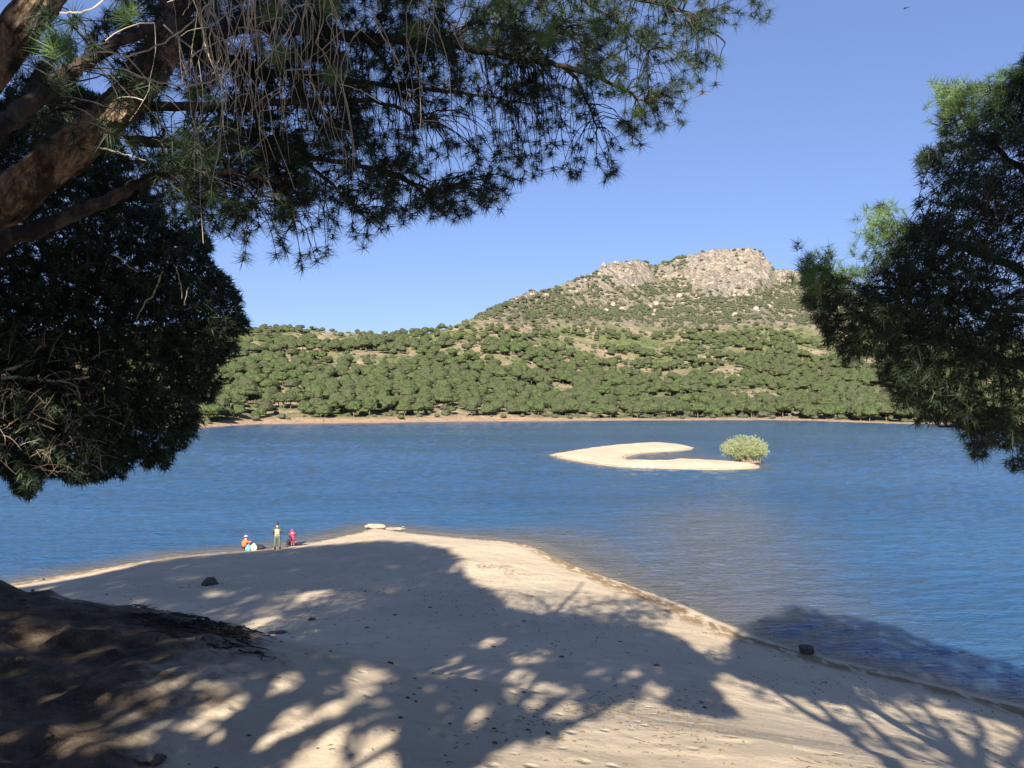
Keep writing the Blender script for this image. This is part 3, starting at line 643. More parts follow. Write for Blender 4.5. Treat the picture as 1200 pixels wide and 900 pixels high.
POLY_R = [(1205, 50), (1192, 78), (1172, 90), (1160, 84), (1150, 97), (1128, 96), (1110, 92), (1098, 104), (1102, 128), (1092, 150), (1078, 178), (1066, 205), (1070, 232), (1048, 240), (1030, 238), (1012, 258), (1018, 276), (1006, 292), (990, 302), (965, 290), (944, 294), (934, 312), (942, 328), (936, 352), (944, 372), (962, 384), (962, 410), (972, 428), (1000, 428), (1015, 446), (1020, 466), (1036, 480), (1062, 488), (1072, 506), (1098, 516), (1118, 524), (1150, 545), (1172, 550), (1230, 560), (1500, 600), (1620, 420), (1560, 150), (1400, -60), (1280, -20)]
rootR, rgR = mass_pine('broad dark pine on the right leaning out over the lake with sunlit branch tips', (8.4, 10.0, G(8.4, 10.0)-.2), POLY_R, 10.1, 2.0, 21000,
    [(8.4, 10.0, G(8.4, 10.0)-.4), (8.1, 10.1, 7.2), (7.8, 10.1, 9.4), (7.9, 10.1, 11.4), (8.1, 10.1, 13.2), (8.2, 10.1, 14.6)],
    [([(1360, 560, 10.08), (1200, 508, 9.91), (1140, 480, 9.74), (1090, 462, 9.66), (1020, 448, 9.49)], .08, .015),
     ([(1350, 500, 10.08), (1200, 430, 10.08), (1110, 400, 10.08), (1040, 380, 10.08), (965, 345, 10.08)], .075, .014),
     ([(1350, 420, 10.08), (1220, 330, 10.08), (1130, 290, 10.08), (1060, 270, 10.08), (1020, 262, 10.08)], .07, .014),
     ([(1360, 340, 10.08), (1240, 230, 10.08), (1160, 170, 10.08), (1115, 120, 10.08)], .06, .014),
     ([(1370, 260, 10.08), (1280, 150, 10.08), (1210, 80, 10.08)], .05, .014),
     ([(1350, 540, 10.08), (1240, 520, 10.58), (1160, 500, 10.92), (1100, 500, 11.09)], .05, .012),
     ([(1360, 460, 10.08), (1250, 380, 9.24), (1150, 360, 9.07), (1060, 340, 9.24)], .055, .012),
     ([(1360, 560, 10.08), (1450, 400, 10.08), (1500, 250, 10.08)], .08, .02)], 303,
    W=.0090, nn=24, clump=.43, L=.125, tw=.3, edge=90., trunkr=(.26, .12), cs=.85, rag=22, rsc=30)
# edge tips as sunlit tufts, the sun put into the needle colour
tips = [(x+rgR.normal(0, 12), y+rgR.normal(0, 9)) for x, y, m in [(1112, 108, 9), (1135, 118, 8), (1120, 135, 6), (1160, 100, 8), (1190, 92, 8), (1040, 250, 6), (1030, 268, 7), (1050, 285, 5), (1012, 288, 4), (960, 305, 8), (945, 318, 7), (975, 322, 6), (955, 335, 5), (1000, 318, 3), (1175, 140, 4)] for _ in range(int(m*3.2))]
C = px3(np.array(tips), rgR.uniform(8.7, 9.9, len(tips))); mb = MB(); tufts(mb, C, rgR.normal(size=C.shape)*.4+np.array([-.5, -.2, .6]), 34, .125, .0055, (8, 80), rgR, .1); mb.build('sunlit_needles', M['needle_sunlit'], rootR, kind='stuff')

# ---- 4. the pines behind the viewpoint that shade the sand
def up_sun(g, Y):
    g = np.asarray(g, float); t = (g[..., 1]-Y)/LD[1]; return g - LD*t[..., None] if g.ndim > 1 else g - LD*t
SHA = [(-420, 800), (-300, 735), (-100, 702), (0, 693), (100, 677), (170, 660), (205, 654), (262, 649), (330, 643), (400, 637), (450, 633), (490, 636), (520, 641), (534, 650), (540, 657), (524, 668), (548, 680), (578, 692), (596, 713), (640, 718), (682, 720), (712, 735), (740, 731), (775, 740), (802, 750), (822, 766), (840, 782), (836, 800), (846, 822), (860, 840), (825, 838), (780, 822), (735, 815), (700, 835), (650, 858), (560, 880), (470, 1020), (-100, 1300), (-600, 1100)]
LIGHT = [(340, 835, 120, 50, .55), (400, 722, 95, 28, .6), (450, 800, 60, 30, .45), (300, 815, 26, 7, .8), (372, 768, 30, 6, .8), (455, 770, 24, 6, .8), (520, 830, 26, 6, .8), (390, 700, 44, 9, .97), (350, 737, 75, 16, .95), (425, 717, 46, 11, .9), (440, 747, 44, 12, .9), (410, 790, 54, 18, .93), (350, 798, 56, 17, .9), (430, 818, 50, 15, .9), (335, 852, 50, 16, .9), (275, 880, 34, 18, .75), (405, 870, 50, 18, .9), (500, 855, 24, 16, .95), (575, 755, 22, 9, .95), (622, 768, 30, 11, .9), (612, 792, 22, 10, .9), (540, 790, 40, 12, .9), (640, 815, 52, 16, .93), (560, 843, 40, 16, .9), (665, 832, 46, 12, .93), (700, 790, 16, 8, .85), (740, 790, 16, 8, .85), (768, 812, 24, 10, .85), (255, 695, 24, 4, .9), (225, 678, 34, 4, .8), (320, 655, 10, 2.5, .8), (460, 690, 30, 6, .9), (400, 905, 70, 22, .9), (470, 900, 48, 26, .9), (600, 740, 26, 6, .7), (490, 715, 26, 6, .7), (260, 740, 26, 6, .5)]
SHB = [(852, 772), (866, 752), (886, 737), (905, 727), (950, 720.5), (1000, 722), (1050, 734), (1085, 752), (1150, 768), (1230, 790), (1340, 830), (1340, 930), (1230, 870), (1180, 842), (1130, 826), (1080, 812), (1020, 806), (975, 800), (930, 796), (890, 790)]
SHB2 = [(850, 775), (1200, 815), (1300, 900), (1260, 980), (1180, 960), (1130, 900), (1080, 892), (1010, 868), (950, 842), (905, 826), (860, 812)]
def shade_points(poly, n, rg, lights=(), lo=(-75, 3), hi=(30, 66)):
    out = []; c = 0
    while c < n:
        g = np.array(lo)+rg.random((n*3, 2))*(np.array(hi)-np.array(lo)); z = np.maximum(G(g[:, 0], g[:, 1]), 0)
        px = 600+g[:, 0]/g[:, 1]*F; py = HOR+(CAM_H-z)/g[:, 1]*F
        k = sdist(poly, px, py) > 0
        for cx, cy, rx, ry, pr in lights:
            k &= ~((((px-cx)/rx)**2+((py-cy)/ry)**2 < 1) & (rg.random(len(px)) < pr))
        q = np.column_stack([g, z])[k]; out.append(q); c += len(q)
    return np.concatenate(out)[:n]
rgS = np.random.default_rng(404)
gA = shade_points(SHA, 19000, rgS, LIGHT); gA = np.concatenate([gA, shade_points([(60, 684), (170, 662), (262, 651), (400, 640), (450, 636), (520, 645), (560, 690), (590, 716), (660, 724), (740, 738), (800, 756), (830, 782), (760, 776), (640, 752), (540, 735), (500, 700), (430, 688), (340, 690), (250, 705), (120, 700)], 4200, rgS, [(460, 690, 30, 6, .9), (255, 695, 24, 4, .7), (575, 755, 22, 9, .95)])])
gB = shade_points(SHB, 2300, rgS, (), (5, 18), (24, 46)); gB3 = shade_points([(880, 745), (1200, 824), (1330, 862), (1330, 905), (1200, 852), (1050, 814), (950, 788), (885, 768)], 900, rgS, (), (5, 16), (24, 40)); gB = np.concatenate([gB, gB3]); gB2 = shade_points(SHB2, 420, rgS, (), (5, 12), (24, 40))
# the part beyond frame on the left is thinner
def crown_shade(poly, n, d):
    return px3(inpoly(poly, n, rgS), np.full(n, d))
gC = crown_shade([(1015, 350), (1112, 235), (1165, 185), (1300, 90), (1420, 200), (1400, 520), (1200, 520), (1080, 470), (1000, 410)], 1500, 9.0)
gD = crown_shade([(60, 200), (95, 130), (140, 40), (300, -60), (480, -40), (480, 90), (330, 130), (180, 150)], 1100, 7.6)
gE = crown_shade([(-250, 300), (-100, 180), (120, 260), (240, 330), (260, 420), (180, 500), (-100, 420)], 1400, 12.6)
g_all = np.concatenate([gA, gD, gE, gB, gB2, gC]); isB = np.arange(len(g_all)) >= len(gA)+len(gD)+len(gE)
srcA = up_sun(g_all, -3.5)
shx = np.array([-31, -21, -11.5, -4.2, 6.4]); 
lab = np.argmin(np.abs(srcA[:, 0][:, None]+rgS.normal(0, 1.0, len(srcA))[:, None]-shx[:4][None]), 1); lab[isB] = 4
LIMB_S = {3: [[(488, 905), (483, 872), (470, 830), (440, 800)], [(486, 890), (500, 850), (540, 800), (560, 750)], [(500, 930), (540, 890), (600, 866), (640, 858), (700, 836), (760, 812)], [(495, 915), (560, 860), (620, 815), (690, 785)], [(484, 875), (478, 800), (470, 740), (480, 690)], [(560, 880), (640, 830), (720, 780), (780, 765)]],
          2: [[(262, 905), (293, 867), (327, 833), (367, 813), (400, 800), (440, 760)], [(285, 900), (350, 867), (400, 850), (450, 830)], [(293, 867), (300, 820), (280, 770)], [(367, 813), (350, 770), (380, 720), (400, 690)], [(330, 830), (420, 770), (470, 720)]],
          4: [[(1150, 915), (1133, 900), (1100, 868), (1060, 835), (1020, 806), (985, 777), (955, 756)], [(1053, 905), (1000, 863), (967, 833), (940, 797), (885, 762)], [(1000, 863), (933, 827), (893, 797), (867, 767)], [(1125, 893), (1108, 860), (1090, 838), (1070, 812), (1045, 785)], [(1150, 900), (1148, 872), (1150, 852), (1133, 833), (1100, 800)], [(1180, 900), (1200, 870), (1190, 830), (1180, 800)], [(1110, 862), (1085, 850), (1040, 842), (980, 800), (960, 780)]]}
names = ['tall pine standing furthest left behind the viewpoint, shading the far sand', 'tall spreading pine behind the viewpoint on the left, shading the dark mound', 'forked pine behind the viewpoint, left of the leaning trunk', 'broad many-limbed pine just behind the viewpoint that shades the middle of the beach', 'many-branched pine behind the viewpoint on the right, its shadow reaching the water']
PY = [-9., -7., -5., -3.5, -3.0]
for ti in range(5):
    g = g_all[lab == ti]
    if len(g) < 20: continue
    Yp = PY[ti]+np.clip(rgS.normal(0, 1.1, len(g)), -3, 2.0); C = up_sun(g, Yp) if False else g - LD*((g[:, 1]-Yp)/LD[1])[:, None]
    if ti == 4: x0, y0 = 8.4, -2.6
    elif ti == 3: x0, y0 = up_sun(hit(488, 905), -3.0)[:2]
    elif ti == 2: x0, y0 = up_sun(hit(258, 905), -5.0)[:2]
    else: x0, y0 = shx[ti], PY[ti]
    z0 = float(G(x0, y0)); ztop = np.percentile(C[:, 2], 92); xm = np.median(C[:, 0])
    root = empty('pine_tree', (x0, y0, z0), names[ti], 'tree', None)
    fork = up_sun(hit(*{3: (488, 905), 2: (258, 905), 4: (1150, 915)}[ti]), PY[ti]+.5) if ti >= 2 else np.array([x0, y0, z0+3])
    T = np.array([(x0, y0, z0-.4), (.6*x0+.4*fork[0], y0, z0+.45*(fork[2]-z0)), tuple(fork), (.5*fork[0]+.5*xm, PY[ti], .5*(fork[2]+ztop)), (xm, PY[ti], ztop)])
    mb = MB(); bark(mb, T[:3], .30, .2, 18, 8, .15, ti); mb.build('trunk', M['bark'], root)
    mb = MB(); bark(mb, T[2:], .13, .05, 12, 8, .12, ti); mb.build('trunk_top', M['bark'], root)
    sk = [resample(T[1:], 8)]
    for q, pl in enumerate(LIMB_S.get(ti, [])):
        pts = [up_sun(hit(*p), PY[ti]+.5+.25*(q % 3)-.1*j) for j, p in enumerate(pl)]
        mb = MB(); sk.append(limb(mb, pts, .17 if ti == 4 else .18, .045, 8, 6, .05, q)); mb.build('limb', M['bark'], root)
    S = np.concatenate(sk)
    # limbs to lumps of foliage
    cen = C[rgS.choice(len(C), min(14, 4+len(C)//260), replace=False)]
    for c in cen:
        b_ = nearest(c[None], S, rgS, 0, .6)[0]; mid = (b_+c)/2+np.array([0, 0, -.12])*np.linalg.norm(c-b_)
        mb = MB(); sk.append(limb(mb, [b_, mid, c], .06, .02, 6, 5, .05, ti)); mb.build('limb', M['bark'], root)
    S = np.concatenate(sk)
    D = nrm(rgS.normal(size=C.shape)+np.array([0, 0, .3]))
    mb = MB(); tufts(mb, C, D, 14 if ti != 4 else 13, .34 if ti != 4 else .28, .11 if ti != 4 else .085, (10, 100), rgS, .25); mb.build('needles', M['needle'], root, kind='stuff')
    k = rgS.random(len(C)) < .12; B = nearest(C[k], S, rgS, .1); P, R = drooping(C[k], B, rgS, .018, .006, 5, .08); mb = MB(); tubes(P, R, 3, mb); mb.build('twigs', M['twig'], root, kind='stuff')
# ------------------------------------------------------------------ stone pines of the far shore
def crown_mesh(seed, name, sub=3, flat=.72, cards=420, R=4.0, mat='crown', lump=.30):
    rg = np.random.default_rng(seed); v, f = ICO[sub]; v = v.copy()
    o = rg.random(3)*50
    n1 = fbm(v[:, 0]*1.5+o[0], v[:, 1]*1.5+o[1], v[:, 2]*1.5+o[2], o=2, seed=seed); n2 = vn(v[:, 0]*4+o[0], v[:, 1]*4, v[:, 2]*4+o[2], seed=seed+2)
    r = 1+(n1-.5)*2*lump*1.1+(n2-.5)*.30
    V = v*r[:, None]*np.array([1, 1, flat]); lowm = V[:, 2] < -.28; V[lowm, 2] = -.28+(V[lowm, 2]+.28)*.35
    V *= R; mb = MB(); mb.add(V, t=f)
    k = rg.integers(0, len(V), cards); c = V[k]*(1+rg.normal(0, .035, cards))[:, None]; nn = nrm(nrm(c)+rg.normal(size=c.shape)*.7)
    a = nrm(np.cross(nn, rg.normal(size=c.shape))); b = np.cross(nn, a); s = R*rg.uniform(.05, .12, (cards, 1))
    T = np.stack([c+a*s, c-a*s*.5+b*s*.87, c-a*s*.5-b*s*.87], 1).reshape(-1, 3); mb.add(T, t=np.arange(len(T)).reshape(-1, 3))
    return mb.mesh(name, M[mat], smooth=False)
def trunk_mesh(seed, h):
    rg = np.random.default_rng(seed); mb = MB(); b = rg.normal(0, .25, 2)
    limb(mb, [(0, 0, -.8), (b[0]*.5, b[1]*.5, h*.4), (b[0], b[1], h)], .24, .17, 6, 3)
    for q in range(3):
        a = q*2.1+rg.random(); limb(mb, [(b[0]*.8, b[1]*.8, h*.75), (math.cos(a)*1.1, math.sin(a)*1.1, h+.9), (math.cos(a)*1.9, math.sin(a)*1.9, h+1.9)], .12, .05, 5, 2)
    return mb.mesh('trunk', M['fartrunk'], smooth=True)
CR = [crown_mesh(500+i, 'crown', 3, [.72, .8, .66, .9, .74, .6][i]) for i in range(6)]
TRH = [2.6, 2.2, 3.2, 1.6, 2.4, 3.4]
TR = [trunk_mesh(520+i, TRH[i]) for i in range(6)]
BU = [crown_mesh(540+i, 'foliage', 2, .75, 110, 1.0, 'shrubm', .35) for i in range(3)]

rgF = np.random.default_rng(900)
cell = 7.7
cx, cy = np.meshgrid(np.arange(-1150, 1150, cell), np.arange(290, 1420, cell)); cx = cx.ravel(); cy = cy.ravel()
X = cx+rgF.uniform(-.46, .46, len(cx))*cell; Y = cy+rgF.uniform(-.46, .46, len(cx))*cell
a = X/Y; k = (a > -.85) & (a < .95); X, Y, a = X[k], Y[k], a[k]
Z, RK2, HI2, S2, ROW2 = far(X, Y)
yr = Y_rg(a); clear = fbm(X*.018, Y*.03, seed=71, o=3); cl2 = fbm(X*.06, Y*.07, seed=72, o=2)
dens = .90-sstep(.51, .58, clear)*.86-sstep(.52, .63, cl2)*.65
dens = np.where(S2 < 120, np.maximum(dens, .72), dens)
treeok = (S2 > 17) & (Y < yr+25) & (rgF.random(len(X)) < dens) & (RK2 < .42)
thin = np.maximum(sstep(398, 364, ROW2)*sstep(-.10, .02, a), sstep(392, 380, ROW2)*sstep(-.16, -.06, a))      # pines give way to scrub up the mountain
treeok &= rgF.random(len(X)) > thin*.93
tx, ty, tz, ts2, tr2, ta = X[treeok], Y[treeok], Z[treeok], S2[treeok], ROW2[treeok], a[treeok]
tsz = rgF.normal(1, .2, len(tx)).clip(.55, 1.45)*(.84-.30*sstep(400, 350, tr2)*sstep(0, .15, ta)); tsz *= np.where(ts2 < 30, .9, 1)*(1-.32*sstep(412, 382, tr2))
tv = rgF.integers(0, 6, len(tx)); trot = rgF.random(len(tx))*2*PI
vis = (ta > -.335) & (ta < .47)
order = np.argsort(np.where(vis, ts2+rgF.random(len(ts2))*.01, 1e9)); ind = order[:300]; rest = np.setdiff1d(np.arange(len(tx)), ind)
LMK = [(225, 'the dark pine crown on the left'), (330, 'the left end of the far sand strip'), (440, 'the pale ledge at the near point'), (545, 'the foot of the long mountain slope'), (645, 'the left tip of the sand island'), (735, 'the crescent pool of the sand island'), (848, 'the granite cliff face'), (885, 'the round bush on the sand island'), (950, 'the right-hand pine\'s leftmost branch tips')]
ORD = 'first second third fourth fifth sixth seventh eighth ninth tenth eleventh twelfth thirteenth fourteenth fifteenth sixteenth seventeenth eighteenth nineteenth twentieth'.split()
rowcls = np.digitize(ts2[ind], np.quantile(ts2[ind], [.2, .4, .6, .8]))
RN = ['front row', 'second row', 'third row', 'fourth row', 'fifth row']
cnt = {}
ipx = 600+1000*ta[ind]
for q in np.argsort(ipx):
    i = ind[q]; li = max([j for j, l in enumerate(LMK) if l[0] <= ipx[q]] or [0]); key = (rowcls[q], li); cnt[key] = cnt.get(key, 0)+1
    lab_ = f"{ORD[min(cnt[key], 20)-1]} round pine right of {LMK[li][1]}, {RN[rowcls[q]]}"
    r = empty('stone_pine', (tx[i], ty[i], tz[i]), lab_, 'tree', 'round stone pines along the far shore')
    r.rotation_euler.z = trot[i]; r.scale = (tsz[i],)*3
    c = link('crown', CR[tv[i]], r, (0, 0, TRH[tv[i]]+2.0)); t_ = link('trunk', TR[tv[i]], r, (0, 0, 0))

def scatter(name, pts, rot, scl, var, protos, mat=None):
    """one mass of alike growth: points carrying instances of the prototype meshes"""
    me = bpy.data.meshes.new(name); me.vertices.add(len(pts)); me.vertices.foreach_set('co', np.asarray(pts, np.float32).ravel())
    for n_, v_, ty_ in (('rot', rot, 'FLOAT'), ('scl', scl, 'FLOAT'), ('var', var, 'INT')):
        at_ = me.attributes.new(n_, ty_, 'POINT'); at_.data.foreach_set('value', np.asarray(v_, np.float32 if ty_ == 'FLOAT' else np.int32))
    o = link(name, me, kind='stuff')
    ng = bpy.data.node_groups.new(name, 'GeometryNodeTree'); ng.interface.new_socket('Geometry', in_out='INPUT', socket_type='NodeSocketGeometry'); ng.interface.new_socket('Geometry', in_out='OUTPUT', socket_type='NodeSocketGeometry')
    N = ng.nodes; Lk = ng.links; gi = N.new('NodeGroupInput'); go = N.new('NodeGroupOutput'); jn = N.new('GeometryNodeJoinGeometry')
    def named(nm, ty_): x = N.new('GeometryNodeInputNamedAttribute'); x.data_type = ty_; x.inputs[0].default_value = nm; return x.outputs[0]
    cb = N.new('ShaderNodeCombineXYZ'); Lk.new(named('rot', 'FLOAT'), cb.inputs[2]); vi = named('var', 'INT'); sc_ = named('scl', 'FLOAT')
    for i, objs in enumerate(protos):
        js = N.new('GeometryNodeJoinGeometry')
        for ob, dz in objs:
            oi = N.new('GeometryNodeObjectInfo'); oi.transform_space = 'ORIGINAL'; oi.inputs[0].default_value = ob
            tf = N.new('GeometryNodeTransform'); tf.inputs['Translation'].default_value = (0, 0, dz); Lk.new(oi.outputs['Geometry'], tf.inputs[0]); Lk.new(tf.outputs[0], js.inputs[0])
        eq = N.new('FunctionNodeCompare'); eq.data_type = 'INT'; eq.operation = 'EQUAL'
        Lk.new(vi, eq.inputs[2]); eq.inputs[3].default_value = i
        ip = N.new('GeometryNodeInstanceOnPoints'); Lk.new(gi.outputs[0], ip.inputs['Points']); Lk.new(eq.outputs[0], ip.inputs['Selection']); Lk.new(js.outputs[0], ip.inputs['Instance'])
        Lk.new(cb.outputs[0], ip.inputs['Rotation']); Lk.new(sc_, ip.inputs['Scale']); Lk.new(ip.outputs[0], jn.inputs[0])
    Lk.new(jn.outputs[0], go.inputs[0]); md = o.modifiers.new('scatter', 'NODES'); md.node_group = ng; return o
protoT = []
for v_ in range(6):
    i = ind[np.where(tv[ind] == v_)[0][0]]
    ob = [o for o in bpy.data.objects if o.type == 'MESH' and o.data == CR[v_]][0]; tb_ = [o for o in bpy.data.objects if o.type == 'MESH' and o.data == TR[v_]][0]
    protoT.append([(ob, TRH[v_]+2.0), (tb_, 0)])
scatter('pine_forest', np.stack([tx, ty, tz], -1)[rest], trot[rest], tsz[rest], tv[rest], protoT)

# shrubs on the far beach edge: a few can be picked out, the mountain scrub is a mass
shrub_px = [(470, 484, 1.6), (512, 484, 1.3), (562, 485, 1.9), (590, 483, 1.5), (612, 484, 1.3), (668, 486, 1.4), (696, 484, 1.7), (752, 484, 1.8), (800, 486, 1.3), (893, 484, 2.6), (905, 486, 1.7), (955, 486, 1.6), (985, 486, 2.0), (330, 486, 1.8), (372, 486, 1.4), (300, 487, 2.0), (640, 485, 1.6), (835, 485, 1.5)]
shrub_px.sort(); scnt = {}
for i, (px, py, s_) in enumerate(shrub_px):
    a_ = (px-600)/1000; yy = np.interp(a_, a_sh, Y_sh)+np.arange(-15, 60, .5); _, _, _, ss, _ = far(a_*yy, yy); j = np.argmax(ss > 12+4*(i % 3)); y_ = yy[j]; z_ = far(np.array([a_*y_]), np.array([y_]))[0][0]
    li = max([j_ for j_, l in enumerate(LMK) if l[0] <= px] or [0]); scnt[li] = scnt.get(li, 0)+1
    r = empty('shrub', (a_*y_, y_, z_), f"{ORD[scnt[li]-1]} low shrub right of {LMK[li][1]}, by the sand", 'shrub', 'low shrubs along the far sand')
    link('foliage', BU[i % 3], r, (0, 0, s_*.55)).scale = (s_, s_, s_*.9)
    mb = MB(); limb(mb, [(0, 0, -.3), (.1, .05, .3), (.2, .1, s_*.6)], .10, .05, 5, 2); link('stem', mb.mesh('stem', M['fartrunk']), r, (0, 0, 0))
bo = [o for o in bpy.data.objects if o.type == 'MESH' and o.data in BU]
protoB = [[([o for o in bo if o.data == BU[i]][0], .3)] for i in range(3)]
n = 130000
A2 = rgF.uniform(-.6, .75, n); Y2 = rgF.uniform(300, 1400, n); k = rgF.random(n) < (Y2/1400); A2, Y2 = A2[k], Y2[k]; X2 = A2*Y2
Z2, R2, H2, SS2, RO2 = far(X2, Y2); scrub = fbm(X2*.03, Y2*.03, seed=77, o=3)
rkk = R2 + (fbm(X2*.12, Y2*.12, seed=78)-.5)*.5
k = (SS2 > 15) & (Y2 < Y_rg(A2)+20) & (rgF.random(len(X2)) < np.where(H2*sstep(388, 362, RO2) > .3, 1.0*(1-sstep(.42, .6, rkk)*.975)*(.45+.45*sstep(.35, .5, scrub)), .14))
X2, Y2, Z2, H2 = X2[k], Y2[k], Z2[k], H2[k]
scatter('mountain_scrub', np.stack([X2, Y2, Z2], -1), rgF.random(len(X2))*6.3, rgF.uniform(.7, 2.4, len(X2))*(.8+.5*H2), rgF.integers(0, 3, len(X2)), protoB)
# granite boulders strewn below the cliffs
n = 5000; A3 = rgF.uniform(-.05, .5, n); Y3 = rgF.uniform(900, 1330, n); X3 = A3*Y3; Z3, R3, H3, S3, RO3 = far(X3, Y3)
k = (H3 > .3) & (Y3 < Y_rg(A3)+5) & (rgF.random(n) < (.02+.14*R3)*sstep(400, 372, RO3)); X3, Y3, Z3 = X3[k], Y3[k], Z3[k]
v1, f1 = ICO[2]; mb = MB()
for i in range(len(X3)):
    s_ = np.array([1, 1, .8])*rgF.uniform(.9, 1.3, 3)*(1.2+3.2*rgF.random()**3); o_ = rgF.random(3)*99
    r_ = 1+(vn(v1[:, 0]*1.7+o_[0], v1[:, 1]*1.7+o_[1], v1[:, 2]*1.7+o_[2], seed=4)-.5)*.7
    mb.add(v1*r_[:, None]*s_+np.array([X3[i], Y3[i], Z3[i]+s_[2]*.3]), t=f1)
mb.build('mountain_boulders', M['granite'], kind='stuff')

# ------------------------------------------------------------------ the bush on the island
def island_bush():
    rg = np.random.default_rng(61); bx, by = onlake(876, 544); by -= .0; bz = .35; root = empty('round_bush', (bx, by, bz), 'round pale green willow bush growing at the right tip of the sand island', 'bush')
    c = np.array([bx-.35, by, bz+2.1]); n = 420
    E = []; d = nrm(rg.normal(size=(n, 3))); d[:, 2] = np.abs(d[:, 2])*1.15-.5; d = nrm(d)
    E = c+d*np.array([3.7, 3.2, 2.0])*rg.uniform(.80, .96, (n, 1)); B = np.array([bx, by, bz-.1])+rg.normal(size=(n, 3))*np.array([.7, .6, .02])
    E[:, 2] = np.maximum(E[:, 2], bz+.15); P, R = drooping(E, B, rg, .04, .012, 7, .2); mb = MB(); tubes(P, R, 4, mb); mb.build('stems', M['bushwood'], root, kind='stuff')
    k = rg.integers(3, 7, 5600); j = rg.integers(0, n, 5600); C = P[j, k]+rg.normal(size=(5600, 3))*.2; C[:, 2] = np.maximum(C[:, 2], bz+.12)
    mb = MB(); tufts(mb, C, nrm(C-c)+np.array([0, 0, .4]), 12, .2, .045, (10, 80), rg, .2); mb.build('foliage', M['bush'], root, kind='stuff')
island_bush()

# ------------------------------------------------------------------ stones, roots, debris
def stone(name, loc, size, mat, label, seed, sub=3, boxy=0, rotz=0):
    v, f = ICO[sub]; v = v.copy(); o_ = seed*7.3
    if boxy: v = v/np.maximum(np.abs(v).max(1, keepdims=True)**boxy, .01)
    r_ = 1+(fbm(v[:, 0]*1.6+o_, v[:, 1]*1.6, v[:, 2]*1.6+o_, o=4, seed=seed)-.5)*1.0*(1-.6*(boxy > 0))
    mb = MB(); mb.add(v*r_[:, None]*np.array(size), t=f); o = link(name, mb.mesh(name, mat, smooth=False), None, loc, label=label, category='stone'); o.rotation_euler.z = rotz; return o
p = hit(246, 686); stone('stone', (p[0], p[1], p[2]+.12), (.36, .3, .26), M['rock_dark'], 'grey rounded stone lying in the shade halfway up the beach', 1)
p = hit(171, 892); stone('stone', (p[0], p[1], p[2]+.04), (.12, .09, .07), M['rock_pale'], 'small white stone in a patch of sun at the bottom left', 2)
p = hit(180, 895); stone('stone', (p[0]+.03, p[1], p[2]+.03), (.10, .08, .06), M['rock_dark'], 'small dark stone touching the white stone at the bottom left', 3)
p = onlake(945, 767); stone('stone', (p[0], p[1], .17), (.24, .2, .18), M['rock_dark'], 'black squared stone standing at the waterline on the right', 4, 4, .85, .2)
p = onlake(935, 766); stone('stone', (p[0]-.03, p[1]-.05, .05), (.17, .09, .06), M['rock_pale'], 'low pale stone beside the black squared stone at the waterline', 5)
p = onlake(440, 619); stone('rock_ledge', (p[0], p[1], .14), (.80, .55, .20), M['rock_pale'], 'pale rock ledge at the very point of the near beach', 6, 4)
p = onlake(463, 620.5); stone('rock_ledge', (p[0], p[1], .06), (.70, .42, .10), M['rock_pale'], 'low flat pale rock to the right of the taller ledge at the point', 7, 4)
p = hit(327, 742); stone('stone', (p[0], p[1], p[2]-.02), (.36, .22, .10), M['rock_dark'], 'flat dark lump standing in for a hollow in shaded sand right of the roots', 8)  # dark lump added in place of a hollow in the sand
p = hit(366, 727); stone('stone', (p[0], p[1], p[2]+.0), (.16, .13, .10), M['rock_dark'], 'dark lump standing in for a hollow at the edge of the dappled sunlight', 9)  # another added lump, its dark tone stands for a pit
p = hit(48, 680); stone('stone', (p[0], p[1], p[2]+.03), (.2, .14, .1), M['rock_dark'], 'small dark stone on the sand strip above the mound at far left', 10)
p = hit(252, 797); stone('stone', (p[0], p[1], p[2]+.03), (.07, .06, .05), M['rock_pale'], 'tiny pale stone alone on the dark soil', 11)
# exposed roots on the lip of the mound
mb = MB(); rgR2 = np.random.default_rng(77)
for i in range(190):
    p = hit(rgR2.uniform(175, 285), 0) if False else None
    px_ = rgR2.uniform(150, 300); base_ = 715+(px_-187)*.23+rgR2.exponential(9); pts = []
    q = hit(px_, base_); cur = np.array([q[0], q[1]]); d = nrm(np.array([.5, 0])+rgR2.normal(size=2)*.7)
    for s_ in range(6):
        h_ = float(G(*cur)); pts.append([cur[0], cur[1], h_+.01+.05*rgR2.random()]); d = nrm(d+rgR2.normal(size=2)*.7); cur = cur+d*rgR2.uniform(.06, .2)
    limb(mb, pts, rgR2.uniform(.006, .020), .003, 5, 4)
mb.build('roots', M['root'], kind='stuff')
